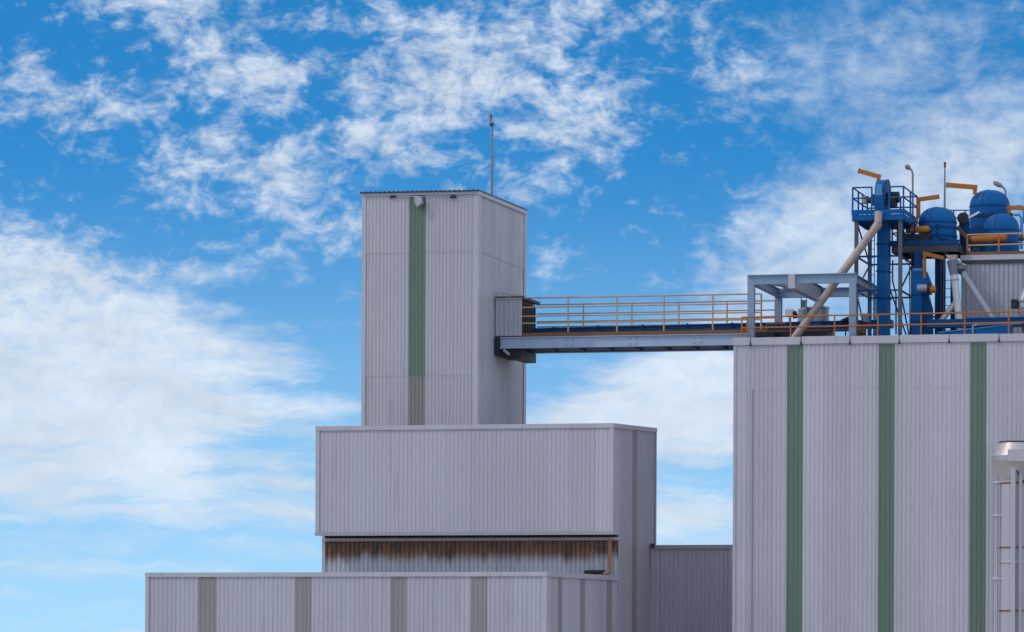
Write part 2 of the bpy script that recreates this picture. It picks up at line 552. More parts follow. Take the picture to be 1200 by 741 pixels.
m = clad(MB()); m.sheet((tb, WT), (tb, tw), zs1, ztf, ztb, off=.012); m.sheet((tb, WT), (tb, tw), zlow, zs1 + .05)
part('side_cladding', m, M['clad_stain'], b)
m = clad(MB()); m.sheet((tb, tw), (ta, tw), zlow, ztb, zfr(ta) - (ztf - ztb)); m.sheet((ta, tw), (ta, WT), zlow, zfr(ta) - (ztf - ztb), zfr(ta))
part('rear_cladding', m, M['clad_tower'], b)
part('corner_trim', MB().box(ta - .03, ta + .12, WT - .03, WT + .0, zlow, ztl - .02), M['trim'], b)
part('corner_trim', MB().prism([(tb - .14, WT - .045), (tb + .045, WT - .045), (tb + .045, WT + .35), (tb + .015, WT + .35), (tb + .015, WT - .015), (tb - .14, WT - .015)], 'z', zlow, ztf - .12), M['trim'], b)
part('corner_trim', MB().box(tb + .015, tb + .045, tw - .3, tw + .03, zlow, ztb - .06), M['trim'], b)
# roof: profiled sheet with a small overhang, and the trim under its verge
dz = (ztb - ztf) / (tw - WT)
rf = lambda u, w: zfr(u) + dz * (w - WT)
e = .10
m = MB()
def quadslab(mm, u0, u1, w0, w1, f, th):
    vs = [(u, w, f(u, w) + k) for k in (0, th) for u, w in ((u0, w0), (u1, w0), (u1, w1), (u0, w1))]
    mm.add(vs, [(3, 2, 1, 0), (4, 5, 6, 7), (0, 1, 5, 4), (1, 2, 6, 5), (2, 3, 7, 6), (3, 0, 4, 7)])
quadslab(m, ta - .08, tb + .06, WT - .14, tw + .06, rf, .03)
n_r = 26
for i in range(n_r):
    u = ta - .05 + (tb - ta + .08) * i / (n_r - 1)
    quadslab(m, u - .025, u + .025, WT - .15, tw + .05, lambda a, c: rf(a, c) + .028, .03)
part('roof', m, M['dark'], b)
m = MB()
quadslab(m, tb + .02, tb + .075, WT - .10, tw + .07, lambda a, c: rf(a, c) - .14, .13)
quadslab(m, ta - .03, tb + .02, WT - .06, WT - .02, lambda a, c: rf(a, c) - .10, .095)
part('verge_trim', m, M['trim'], b)

# floodlight under the tower's eaves, with its stays
c = pix(489, 236, WT - .25)
t = thing('floodlight', 'grey floodlight under the tower eaves at the top of the green strip', 'lamp', (c.x, WT, c.z))
hd = MB()
hd.prism([(c.x - .10, c.z + .17), (c.x + .16, c.z + .14), (c.x + .20, c.z - .06), (c.x + .02, c.z - .20), (c.x - .08, c.z - .10)], 'w', WT - .30, WT - .06)
part('housing', hd, M['galv'], t)
part('glass', MB().prism([(c.x + .03, c.z - .215), (c.x + .20, c.z - .075), (c.x + .215, c.z - .09), (c.x + .045, c.z - .23)], 'w', WT - .28, WT - .08), M['grey'], t)
part('bracket', MB().beam((c.x + .03, WT - .07, c.z + .1), (c.x + .03, WT + .0, c.z + .14), .08, .06), M['dark'], t)
for px in (460.5, 531):
    q = pix(px, 230.8, WT - .05)
    k = part('stay', MB().tube([(c.x + .03, WT - .2, c.z + .18), q], .012, 6), M['galv'], t)
    part('anchor', MB().prism([(q.x - .12, q.z - .04), (q.x + .13, q.z - .03), (q.x + .10, q.z + .05), (q.x - .08, q.z + .05)], 'w', WT - .10, WT - .035), M['black'], k)

# mast on the tower
q = pix(576.4, 229, WT + 2.2); q0 = Vector((q.x, q.y, rf(q.x, q.y) + .03)); q1 = pix(576.9, 146, WT + 2.2)
t = thing('lightning_mast', 'thin steel mast with an orange lamp rising from the tower roof', 'mast', q0)
part('pole', MB().tube([q0 - Vector((0, 0, .1)), q0.lerp(q1, .45), q1], [.05, .045, .032], 8), M['grey'], t)
part('base_plate', MB().lathe((q0.x, q0.y), [(.13, q0.z - .06), (.13, q0.z + .02), (.06, q0.z + .06)], 12), M['grey'], t)
part('collar', MB().box(q1.x - .08, q1.x + .05, q1.y - .06, q1.y + .06, q1.z - .06, q1.z + .05), M['dark'], t)
k = pix(575.2, 139, WT + 2.2)
bc = part('beacon', MB().lathe((k.x, k.y), [(.025, q1.z + .05), (.025, k.z - .09), (.045, k.z - .08), (.045, k.z + .06)], 10), M['orange'], t)
part('beacon_cap', MB().lathe((k.x, k.y), [(.05, k.z + .06), (.05, k.z + .10), (.02, k.z + .15)], 10), M['rust'], bc)

# ------------------------------------------------------------------ the big right-hand building
BL = pix(861, 396, 0); br = pix(1262, 396, 0).x; bz = BL.z; bl = BL.x
WBK = 16.0
RZ = bz - .32                                # roof level
b = thing('big_block', 'large grey corrugated block at right with wide green strips and machinery on its roof', 'building', ((bl + br) / 2, WBK / 2, 0))
top, low = clad(MB()), clad(MB()); strips = []
zj = z_at(bl, 0, 457.5); zj2 = z_at(bl, 0, 603)
x0 = bl
for a, c in ((922, 941), (1029.5, 1048.3), (1136.7, 1155.8)):
    ua, uc = pix(a, 500, 0).x, pix(c, 500, 0).x
    top.sheet((x0, 0), (ua, 0), zj, bz - .05, off=.006); low.sheet((x0, 0), (ua, 0), 0, zj2 + .04, off=-.004); low.sheet((x0, 0), (ua, 0), zj2, zj + .04, off=.001)
    k = clad(MB()); k.sheet((ua, 0), (uc, 0), 0, bz - .28, depth=.012, off=-.002); strips.append(k)
    x0 = uc
top.sheet((x0, 0), (br, 0), zj, bz - .05, off=.006); low.sheet((x0, 0), (br, 0), 0, zj2 + .04, off=-.004); low.sheet((x0, 0), (br, 0), zj2, zj + .04, off=.001)
part('upper_cladding', top, M['clad'], b); part('lower_cladding', low, M['clad'], b)
for k in strips: part('green_strip', k, M['green'], b)
m = clad(MB()); m.sheet((br, 0), (br, WBK), 0, bz - .05); m.sheet((br, WBK), (bl, WBK), 0, bz - .05); m.sheet((bl, WBK), (bl, 0), 0, bz - .05)
part('end_cladding', m, M['clad'], b)
# parapet capping in lengths with open joints
jx = [860.2, 879.9, 939.2, 996.3, 1054.2, 1112.6, 1171, 1229, 1262]
for i in range(len(jx) - 1):
    u0, u1 = pix(jx[i], 398, 0).x + (.018 if i else -.03), pix(jx[i + 1], 398, 0).x - .018
    h = random.uniform(-.012, .012)
    m = MB().box(u0, u1, -.07, .22, bz - .26 + h, bz + h)
    part('capping', m, M['trim'], b)
m = MB().box(bl - .05, bl + .22, .22, WBK, bz - .26, bz - .004).box(bl + .0, br, .0, .05, bz - .30, bz - .264)
part('side_capping', m, M['trim_dark'], b)
m = MB()
for j in jx[1:-1]:
    u = pix(j, 402, 0).x
    part('joint_cover', MB().prism([(u - .05, bz - .30), (u + .05, bz - .30), (u + .012, bz - .16), (u - .012, bz - .16)], 'w', -.085, -.06), M['dark'], b)
m = MB().box(bl + .22, br - .05, .22, WBK - .05, RZ - .12, RZ)
part('roof', m, M['roof'], b)
u0 = pix(881.5, 600, 0).x
m = MB().box(u0 - .012, u0 + .016, -.02, -.004, z_at(u0, 0, 741) - 4, zj)
part('seam', m, M['grey'], b)
m = MB().box(bl - .035, bl + .05, -.03, -.001, 0, bz - .30)
part('corner_trim', m, M['trim'], b)

# ------------------------------------------------------------------ low link wall between the blocks
wn = w_at(761.5, 0, 5); zn = z_at(.5, wn, 640.5)
b = thing('link_block', 'low grey corrugated wall block linking the middle block and the big block', 'building', (2, wn + 2, 0))
m = clad(MB()); m.sheet((0.06, wn), (bl - .05, wn), 0, zn, pitch=.17, depth=.026)
part('front_cladding', m, M['clad'], b)
m = MB().box(.035, bl - .05, wn - .07, wn + .2, zn - .10, zn + .05); part('parapet_trim', m, M['trim_dark'], b)
un = pix(856, 690, wn).x
for u in (un, .06): part('corner_trim', MB().box(u, u + .085, wn - .05, wn - .005, 0, zn - .10), M['trim'], b)
m = MB().box(.04, .19, wn - .13, wn - .071, zn - .06, zn + .10); part('gutter_outlet', m, M['dark'], b)
m = MB().box(.06, bl - .06, wn + .2, wn + 5, zn - .2, zn - .1); part('roof', m, M['roof'], b)

# ------------------------------------------------------------------ footbridge
w1 = w_at(580.2, tb + .02, 14.5); w2 = w1 + 2.4
hu0, hu1 = tb + .05, pix(612.0, 370, w1).x
deck = z_at(hu1, w1, 394.5)
gz0 = z_at(hu1, w1, 408.5); gz1 = z_at(hu1, w1, 395.2)
t = thing('footbridge', 'steel footbridge with orange railings crossing from the tower to the big block', 'footbridge', ((hu1 + bl) / 2, (w1 + w2) / 2, gz0 - .2))
gl = pix(586.5, 402, w1).x
m = MB()
for ww in (w1, w2):
    m.box(gl, bl - .06, ww - .012, ww + .012, gz0 + .03, gz1 - .03)
    m.box(gl, bl - .06, ww - .10, ww + .10, gz1 - .03, gz1); m.box(gl, bl - .06, ww - .10, ww + .10, gz0, gz0 + .03)
part('girder', m, M['girder'], t)
m = MB()
for i in range(9):
    u = gl + .5 + (bl - gl - 1) * i / 8
    m.box(u - .04, u + .04, w1 + .013, w2 - .013, gz0 + .04, gz0 + .16)
m.box(gl, bl - .07, w1 + .013, w1 + .30, gz0 - .0, gz0 + .02)
part('cross_beam', m, M['dark'], t)
part('deck', MB().box(hu0 + .02, bl + 1.2, w1 - .04, w2 + .04, deck + .005, deck + .05), M['grille'], t)
m = MB().box(hu1 + .02, bl + .4, w1 - .055, w1 - .042, deck - .01, deck + .12).box(hu1 + .02, bl + .4, w2 + .042, w2 + .055, deck + .0, deck + .13)
part('kick_plate', m, M['rust'], t)
# railings
def bridge_rail(w, pxs, ys, uend, yref, label):
    us = [pix(p, 370, w).x for p in pxs]
    hs = [z_at(us[0], w, y) for y in ys]
    m = MB()
    for i, h in enumerate(hs):
        m.tube([(hu1 - .03, w, h), (uend, w, h)], .026 if i else .028, 8)
    r = part('railing', m, M['rail'], t, label)
    for u in us:
        part('post', MB().tube([(u, w, deck + .06), (u, w, hs[0] - .02)], .03, 8), M['rail'], r)
    part('end_post', MB().tube([(uend, w, deck + .06), (uend, w, hs[0])], .034, 8), M['rail'], r)
bridge_rail(w1, (665.8, 723, 778, 835.3), (348.6, 359.6, 370.0, 378.3), pix(892, 370, w1).x, 0, 'nearer orange railing of four bars')
bridge_rail(w2, (683.8, 740.5, 795.5, 852), (356.4, 367.2, 376.4, 382.5), pix(908.5, 370, w2).x, 0, 'farther orange railing of four bars')
# clad hood over the bridge's tower end
hz = z_at(hu1, w1, 350)
hd = clad(MB()); hd.sheet((hu0, w1 - .06), (hu1, w1 - .06), deck + .02, hz, pitch=.17, depth=.026)
part('hood_cladding', hd, M['clad_pent'], t)
hb = z_at(hu1, w2, 356.5)
m = MB().box(hu1 - .14, hu1 - .10, w1 - .02, w2, deck + .06, hz - .06)
m.prism([(w1 - .1, hz - .02), (w2 + .1, hb - .02), (w2 + .1, hb + .08), (w1 - .1, hz + .08)], 'u', hu0, hu1 + .06)
part('hood_interior', m, M['black'], t)
m = MB()
for i in range(7):
    w = w1 + .15 + (w2 - w1 - .3) * i / 6
    m.box(hu1 - .1, hu1 - .05, w - .03, w + .03, deck + .1, hz - .12)
part('curtain_strip', m, M['dark'], t)
m = MB().box(hu0, hu1 + .03, w1 - .11, w1 - .065, hz - .03, hz + .02)
for i in range(5):
    u = hu0 + .06 + (hu1 - hu0 - .12) * i / 4
    m.prism([(u - .09, hz + .03), (u + .09, hz + .03), (u + .03, hz + .13), (u - .03, hz + .13)], 'w', w1 - .10, w1 - .03)
m.beam((hu0, w1 - .06, hz + .22), (hu1, w1 - .06, hz + .10), .05, .05)
part('hood_flashing', m, M['trim_dark'], t)
# bearing bracket on the tower wall
m = MB()
bz0 = z_at(hu0, w1, 417); bz1 = z_at(hu0, w1, 396)
m.box(hu0, hu0 + .16, w1 - .12, w2 + .1, bz0, bz1)
m.prism([(hu0 + .16, bz0), (hu0 + .50, bz0 - .11), (hu1 - .06, bz0 - .11), (hu1 - .06, gz0 - .02), (hu0 + .16, gz0 - .02)], 'w', w1 + .1, w2)
part('bearing_bracket', m, M['black'], t)
m = MB().beam((hu0 + .30, w1 - .02, gz0 - .03), (hu0 + .52, w1 - .02, gz0 - .22), .05, .10)
part('bracket_stiffener', m, M['galv'], t)

# blue conveyor along the bridge and over the roof
cw = (w1 + w2) / 2
c0 = pix(625, 390, cw); c1 = pix(1046, 381, cw)
cz0, cz1 = deck + .06, RZ + .6
t = thing('chain_conveyor', 'long blue conveyor casing running along the footbridge onto the roof', 'conveyor', ((c0.x + c1.x) / 2, cw, RZ))
m = MB().prism([(c0.x, c0.z - .08), (c1.x, c1.z - .1), (c1.x, c1.z + .14), (c0.x, c0.z + .1)], 'w', cw - .3, cw + .3)
part('casing', m, M['blue_dark'], t)
m = MB().prism([(c0.x, c0.z + .105), (c1.x, c1.z + .145), (c1.x, c1.z + .175), (c0.x, c0.z + .135)], 'w', cw - .34, cw + .34)
part('lid', m, M['blue'], t)
n = 0
for px in (912, 975, 1030):
    u = pix(px, 385, cw).x
    part('support', MB().box(u - .05, u + .05, cw - .28, cw + .28, RZ, c1.z - .12), M['dark'], t)
for i in range(8):
    u = c0.x + (c1.x - c0.x) * (i + .5) / 8
    z = c0.z + (c1.z - c0.z) * (i + .5) / 8
    part('flange', MB().box(u - .02, u + .02, cw - .37, cw + .37, z - .12, z + .19), M['blue_dark'], t)

# ------------------------------------------------------------------ roof edge railing of the big block
rw = .35
t = thing('roof_railing', 'low orange railing along the front edge of the big block roof', 'railing', ((bl + br) / 2, rw, RZ))
u0 = pix(875.5, 380, rw).x; zr1 = z_at(u0, rw, 371.8); zr2 = z_at(u0, rw, 384.4)
m = MB().tube([(u0, rw, zr1), (br - .1, rw, zr1 + .04)], .027, 8).tube([(u0, rw, zr2), (br - .1, rw, zr2 + .04)], .027, 8)
part('rail', m, M['orange'], t)
for px in (869.3, 875.5, 926.5, 978, 1028.6, 1079.5, 1130.5, 1182, 1233):
    u = pix(px, 380, rw).x
    part('post', MB().tube([(u, rw, RZ), (u, rw, zr1 - .01)], .026, 8), M['orange'], t)
ug = pix(869.3, 380, rw).x
for z in (zr1, zr2): part('gate_bar', MB().tube([(ug, rw, z), (u0, rw, z)], .025, 8), M['orange'], t)

# ------------------------------------------------------------------ open steel frame
fw0 = .62
fl, fr = pix(880.5, 360, fw0).x, pix(999.5, 360, fw0).x
fzt = z_at(fl, fw0, 322.5)
fw1 = w_at(912.5, fl, fzt - .5)
t = thing('steel_frame', 'open blue grey steel frame of four columns standing at the roof edge', 'frame', ((fl + fr) / 2, (fw0 + fw1) / 2, RZ))
bd = .34
for u, w in ((fl, fw0), (fr, fw0), (fl, fw1), (fr, fw1)):
    m = MB().ibeam((u, w, RZ), (u, w, fzt - bd), .24, .22, .03)
    m.box(u - .17, u + .17, w - .17, w + .17, RZ, RZ + .03)
    part('column', m, M['steel_blue'], t)
zc = fzt - bd / 2
for w in (fw0, fw1):
    part('front_beam' if w == fw0 else 'rear_beam', MB().ibeam((fl - .14, w, zc), (fr + .14, w, zc), .2, bd), M['steel_blue'], t)
for u in (fl, fr):
    part('side_beam', MB().ibeam((u, fw0 + .11, zc), (u, fw1 - .11, zc), .2, bd - .05), M['steel_blue'], t)
um = pix(926, 330, fw0).x
part('plan_brace', MB().beam((fl + .1, fw0 + .3, zc), (um, fw1 - .3, zc), .10, .10), M['galv'], t)
part('plan_brace', MB().beam((fl + .1, fw1 - .3, zc - .03), (um, fw0 + .3, zc - .03), .10, .10), M['galv'], t)
m = MB().box(um - .05, um + .19, fw0 - .13, fw1 - .12, zc - .33, zc + .155)
part('hoist_beam', m, M['trim'], t, 'deep pale beam across the middle of the frame')
part('shadow_gap', MB().box(um - .14, um + .27, fw0 + .14, fw1 - .14, zc + .157, zc + .19), M['dark'], t)  # dark plate standing in for the shadow gap above the beam

# ------------------------------------------------------------------ elevator with its lattice tower and platform
ew0 = 1.6
el_, er = pix(1003.5, 320, ew0).x, pix(1055, 320, ew0).x
pz = z_at(el_, ew0, 252.5)
ew1 = w_at(1070, er, pz - 1)
t = thing('elevator_tower', 'slim lattice tower carrying a blue railed platform around the tallest blue elevator', 'tower', ((el_ + er) / 2, (ew0 + ew1) / 2, RZ))
for u, w in ((el_, ew0), (er, ew0), (el_, ew1), (er, ew1)):
    part('column', MB().beam((u, w, RZ), (u, w, pz - .2), .13, .13), M['post'] if w == ew0 else M['dark'], t)
zz = [z_at(el_, ew0, y) for y in (341, 301)]
br_ = []
for z in zz:
    for p, q in (((el_, ew0, z), (er, ew0, z)), ((el_, ew1, z), (er, ew1, z)), ((el_, ew0, z), (el_, ew1, z)), ((er, ew0, z), (er, ew1, z))):
        part('tie', MB().beam(p, q, .05, .06), M['blue_dark'], t)
lv = [RZ + .05] + zz + [pz - .2]
for i in range(3):
    a, c = lv[i], lv[i + 1]
    fl2 = i % 2
    for u in (el_, er):
        p, q = ((u, ew0, a), (u, ew1, c)) if fl2 else ((u, ew1, a), (u, ew0, c))
        part('brace', MB().beam(p, q, .045, .045), M['dark'], t)
    p, q = ((el_, ew1, a), (er, ew1, c)) if fl2 else ((er, ew0, a), (el_, ew0, c))
    if i == 0: part('brace', MB().beam((er, ew1, a), (er - .35, ew0, c), .04, .04), M['dark'], t)
pf = .12
m = MB().box(el_ - pf, er + pf, ew0 - pf, ew1 + pf, pz - .03, pz)
part('platform_deck', m, M['grille'], t)
m = MB()
for w in (ew0 - pf, ew1 + pf): m.box(el_ - pf, er + pf, w - .03, w + .03, pz - .2, pz + .0)
for u in (el_ - pf, er + pf): m.box(u - .03, u + .03, ew0 - pf + .03, ew1 + pf - .03, pz - .2, pz - .002)
for i in range(4):
    w = ew0 + (ew1 - ew0) * (i + .5) / 4
    m.box(el_ - pf + .03, er + pf - .03, w - .03, w + .03, pz - .18, pz - .032)
part('platform_frame', m, M['blue'], t)
m = MB().box(el_ - pf, er + pf, ew0 - pf - .045, ew0 - pf - .032, pz + .01, pz + .17).box(el_ - pf, er + pf, ew1 + pf + .032, ew1 + pf + .045, pz + .01, pz + .17)
m.box(el_ - pf - .045, el_ - pf - .032, ew0 - pf, ew1 + pf, pz + .01, pz + .17).box(er + pf + .032, er + pf + .045, ew0 - pf, ew1 + pf, pz + .01, pz + .17)
part('kick_plate', m, M['blue'], t)
rz1 = z_at(el_, ew0, 220.5); rz2 = z_at(el_, ew0, 233)
c4 = [(el_ - pf, ew0 - pf), (er + pf, ew0 - pf), (er + pf, ew1 + pf), (el_ - pf, ew1 + pf)]
m = MB()
egap = pix(1021.6, 230, ew0 - pf).x
for z in (rz1, rz2):
    m.tube([(*c4[0], z), (egap, ew0 - pf, z)], .028, 8); m.tube([(egap + .62, ew0 - pf, z), (*c4[1], z)], .028, 8)
    m.tube([(*c4[1], z), (*c4[2], z)], .028, 8); m.tube([(*c4[2], z), (*c4[3], z)], .028, 8); m.tube([(*c4[3], z), (*c4[0], z)], .028, 8)
rl_ = part('railing', m, M['blue'], t)
for u, w in c4 + [(egap, ew0 - pf), (egap + .62, ew0 - pf), (er + pf, (ew0 + ew1) / 2), (el_ - pf, ew0 + 1.1), (el_ - pf, ew0 + 2.0), ((el_ + er) / 2 + .3, ew1 + pf)]:
    part('post', MB().tube([(u, w, pz), (u, w, rz1)], .032, 8), M['blue'], rl_)

# bucket elevator 1
lw = 2.5
a, c = pix(1027.5, 330, lw).x, pix(1040.5, 330, lw).x
t = thing('bucket_elevator', 'tallest blue bucket elevator with a rounded head rising through the railed platform', 'elevator', ((a + c) / 2, lw, RZ))
part('leg_casing', MB().box(a, c, lw, lw + .62, RZ, pz + .35), M['blue'], t)
for z in [RZ + .9 + .95 * i for i in range(5)]:
    part('flange', MB().box(a - .03, c + .03, lw - .03, lw + .65, z - .025, z + .025), M['blue_dark'], t)
hz0 = z_at(a, lw, 246); hz1 = z_at(a, lw, 209.5)
ha, hc = pix(1026, 230, lw).x, pix(1033.5, 230, lw).x
# rounded head: profile in (w, z), seen from the front as a tall narrow box with a curved top
pr = [(lw - .25, hz0), (lw - .25, hz1 - .75)]
for i in range(9):
    q = PI - PI * i / 8
    pr.append((lw + .42 + math.cos(q) * .67, hz1 - .67 + math.sin(q) * .67))
pr += [(lw + 1.09, hz0 + .4), (lw + .62, hz0)]
hd = part('head', MB().prism(pr, 'u', ha, hc + .10), M['blue'], t)
m = MB().prism([(p[0] * 1.0 + (.03 if p[0] > lw + .4 else -.03), p[1] + .02) for p in pr[1:-2]] + [(lw + 1.05, hz0 + .55), (lw - .2, hz0 + .55)], 'u', hc + .10, hc + .17)
part('head_flange', m, M['blue_dark'], hd)
part('head_cover', MB().prism([(ha + .02, hz1 - .62), (hc + .05, hz1 - .62), (hc + .04, hz1 - .22), (ha + .06, hz1 - .22)], 'w', lw - .24, lw - .262), M['blue_pale'], hd)
dz0 = z_at(a, lw, 243); dz1 = z_at(a, lw, 227)
part('gearbox', MB().box(hc + .17, hc + .45, lw + .1, lw + .7, dz0 + .05, dz1 + .05).tube([(hc + .17, lw + .4, dz1 - .1), (hc + .55, lw + .4, dz1 - .1)], .2, 12), M['black'], t)
part('bearing', MB().box(ha - .16, ha, lw + .1, lw + .6, dz0 + .1, dz1).tube([(ha - .30, lw + .3, dz1 - .2), (ha - .1, lw + .3, dz1 - .2)], .11, 10), M['dark'], t)
part('side_motor', MB().tube([(ha - .42, lw + .3, dz1 - .05), (ha - .42, lw + .3, dz1 - .32)], [.13, .11], 10), M['galv_warm'], t)

# sloping spout pipe from the platform to the roof edge
sw = 1.3
p0 = pix(1029, 252, sw); p1 = pix(1029, 262, sw); p2 = pix(934, 392, sw)
t = thing('spout_pipe', 'long sloping beige spout pipe from under the platform down to the roof edge', 'pipe', p2)
part('inlet', MB().tube([p0 + Vector((0, .1, .1)), p1], [.15, .135], 16), M['galv_warm'], t)
p1b = p1 + Vector((0, 0, -.02))
part('elbow', MB().tube([p1 + Vector((0, 0, .02)), p1b + Vector((-.02, 0, -.03)), p1b.lerp(p2, .06)], [.15, .16, .145], 16), M['galv_warm'], t)
part('pipe', MB().tube([p1b.lerp(p2, .04), p2 - (p1b - p2).normalized() * .5], .138, 18), M['galv_warm'], t)
for f in (.20, .47, .73):
    c = p1b.lerp(p2, f); d = (p2 - p1b).normalized()
    part('joint_ring', MB().tube([c - d * .04, c + d * .04], .16, 18), M['galv'], t)
cc = p1b.lerp(p2, .73)
part('hanger', MB().beam(cc + Vector((-.05, 0, .05)), cc + Vector((.33, 0, -.12)), .06, .05), M['galv'], t)

# ------------------------------------------------------------------ orange bent arms


def arm(pts, w, label, sec=.16, name='jib_arm', group='bent orange arms on the roof', foot=None):
    q = [pix(x, y, w) for x, y in pts]
    base = q[-1]
    t = thing(name, label, 'jib arm', base, group)
    up = MB().beam(q[-1], q[-2] + (q[-2] - q[-1]).normalized() * sec * .5, sec * .8, sec * .8)
    part('upright', up, M['orange'], t)
    d = (q[0] - q[1]).normalized()
    part('boom', MB().beam(q[1] - d * sec * .5, q[0], sec, sec, (0, 0, 1)), M['orange'], t)
    part('boom_cap', MB().beam(q[0], q[0] + d * .03, sec * 1.12, sec * 1.12), M['rust'], t)
    return t


arm([(1007, 200.5), (1029.5, 207), (1030, 214)], 2.9, 'short orange bent arm above the head of the tallest elevator', .15)
arm([(1099.5, 230.8), (1076.5, 234), (1076.5, 256)], 4.0, 'orange bent arm rising left of the lone blue tank', .14)
arm([(1110, 217), (1142.5, 219.6), (1142.5, 228)], 5.6, 'orange bent arm on top of the highest blue tank', .16)
arm([(1212, 244.5), (1183, 243.5), (1183, 250)], 5.2, 'orange arm reaching out of frame beyond the highest tank', .14)
arm([(1105.5, 302.5), (1083.6, 297.5), (1083.6, 326)], 2.55, 'orange bent arm below the dark tank platform', .13)

# ------------------------------------------------------------------ upper plant room with its roof railing
hw = 3.6
hl = pix(1127.5, 340, hw).x; hzt = z_at(hl, hw, 300.5); hr = br - .3; hwb = 9.5
t = thing('plant_room', 'grey corrugated plant room standing on the big block roof under the blue tanks', 'building', ((hl + hr) / 2, 6, RZ))
m = clad(MB()); m.sheet((hl, hw), (hr, hw), RZ, hzt - .1, pitch=.168, depth=.034)
part('front_cladding', m, M['clad_pent'], t)
m = clad(MB()); m.sheet((hr, hw), (hr, hwb), RZ, hzt - .1); m.sheet((hr, hwb), (hl, hwb), RZ, hzt - .1); m.sheet((hl, hwb), (hl, hw), RZ, hzt - .1)
part('rear_cladding', m, M['clad_pent'], t)
part('parapet_trim', MB().box(hl - .06, hr + .06, hw - .07, hw + .2, hzt - .15, hzt + .03), M['trim'], t)
part('dark_strip', MB().box(hl - .03, hr, hw - .05, hw - .002, hzt - .28, hzt - .152), M['dark'], t)  # dark strip just below the parapet trim
part('roof', MB().box(hl + .02, hr - .02, hw + .2, hwb - .05, hzt - .2, hzt - .06), M['roof'], t)
part('corner_trim', MB().box(hl - .03, hl + .10, hw - .04, hw - .002, RZ, hzt - .29), M['trim_dark'], t)

t = thing('plant_room_railing', 'orange railing around the plant room roof in front of the tanks', 'railing', ((hl + hr) / 2, hw + .1, hzt))
za, zb_ = z_at(hl, hw + .1, 275.5), z_at(hl, hw + .1, 288)
lu = pix(1133.5, 285, hw + .1).x
m = MB().tube([(lu, hw + .1, za), (hr, hw + .1, za + .03)], .027, 8).tube([(lu, hw + .1, zb_), (hr, hw + .1, zb_ + .03)], .027, 8)
m.tube([(lu, hw + .1, za), (lu, hw + 2.6, za)], .027, 8).tube([(lu, hw + .1, zb_), (lu, hw + 2.6, zb_)], .027, 8)
part('rail', m, M['rail'], t)
for px in (1133.5, 1170.5, 1207): 
    u = pix(px, 285, hw + .1).x
    part('post', MB().tube([(u, hw + .1, hzt - .05), (u, hw + .1, za)], .034, 8), M['orange'], t)
part('post', MB().tube([(lu, hw + 1.3, hzt - .05), (lu, hw + 1.3, za)], .034, 8), M['orange'], t)
part('kick_plate', MB().box(lu, hr, hw + .04, hw + .06, hzt + .035, hzt + .15), M['rust'], t)
part('stair_stringer', MB().beam(pix(1121.5, 266, hw + .5), pix(1134, 279, hw + .5), .06, .14), M['rust'], t)


# ------------------------------------------------------------------ blue tanks


def tank(px0, px1, ytop, ybase, w, label, dome=.5, ribs=True, group='blue domed tanks on the roof', bands=()):
    r = (px1 - px0) / 2 * MPX * .995
    c = pix((px0 + px1) / 2, (ytop + ybase) / 2, w + r)
    zt = z_at(c.x, w + r, ytop); z0 = z_at(c.x, w + r, ybase)
    t = thing('blue_tank', label, 'tank', (c.x, w + r, z0), group)
    hs = r * dome * 2
    zs_ = zt - hs
    part('shell', MB().lathe((c.x, w + r), [(r, z0), (r, zs_)], 40), M['blue'], t)
    pr = [(r * math.cos(a) ** .85 if i < 16 else .02, zs_ + hs * math.sin(a) ** .92) for i, a in ((i, PI / 2 * i / 16) for i in range(17))]
    d = part('dome', MB().lathe((c.x, w + r), pr, 40), M['blue'], t)
    # seam flanges up the dome
    for ang in (-PI / 2 - .26,):
        pts = [(c.x + math.cos(ang) * q[0], w + r + math.sin(ang) * q[0], q[1]) for q in pr]
        part('seam', MB().tube(pts, .014, 6), M['blue_dark'], d)
    part('rim', MB().lathe((c.x, w + r), [(r + .002, zs_ - .02), (r + .018, zs_ - .02), (r + .018, zs_ + .02), (r + .002, zs_ + .02)], 40), M['blue_dark'], t)
    for f in bands:
        z = z0 + (zs_ - z0) * f
        part('band', MB().lathe((c.x, w + r), [(r + .002, z - .035), (r + .03, z - .035), (r + .03, z + .035), (r + .002, z + .035)], 40), M['blue_dark'], t)
    return t, c, r, z0, zs_


# lone tank on its own dark platform
PW = 3.0
pl, prr = pix(1045.5, 290, PW).x, pix(1124, 290, PW).x
ptz = z_at(pl, PW, 286.5)
t = thing('tank_platform', 'dark blue platform on two square legs carrying the lone domed tank', 'platform', ((pl + prr) / 2, PW + 1, RZ))
part('deck', MB().box(pl, prr, PW, PW + 2.4, ptz - .06, ptz), M['blue_dark'], t)
m = MB().box(pl, prr, PW - .03, PW + .03, ptz - .30, ptz - .062).box(pl, prr, PW + 2.37, PW + 2.43, ptz - .30, ptz - .062).box(pl - .03, pl + .03, PW + .03, PW + 2.37, ptz - .3, ptz - .062).box(prr - .03, prr + .03, PW + .03, PW + 2.37, ptz - .3, ptz - .062)
for i in range(3):
    u = pl + (prr - pl) * (i + 1) / 4
    m.box(u - .06, u + .06, PW + .03, PW + 2.37, ptz - .28, ptz - .062)
part('frame', m, M['dark'], t)
part('kick_plate', MB().box(pl, prr, PW - .05, PW - .035, ptz - .05, ptz + .12).box(pl - .05, pl - .035, PW, PW + 2.4, ptz - .05, ptz + .12), M['blue_dark'], t)
for px in (1100, 1118):
    u = pix(px, 340, PW + 1.6).x
    part('leg', MB().box(u - .09, u + .09, PW + 1.5, PW + 1.7, RZ, ptz - .31), M['blue_dark'], t)
m = MB()
y1, y2 = z_at(pl, PW, 262), z_at(pl, PW, 273.5)
ue = pix(1072, 270, PW).x
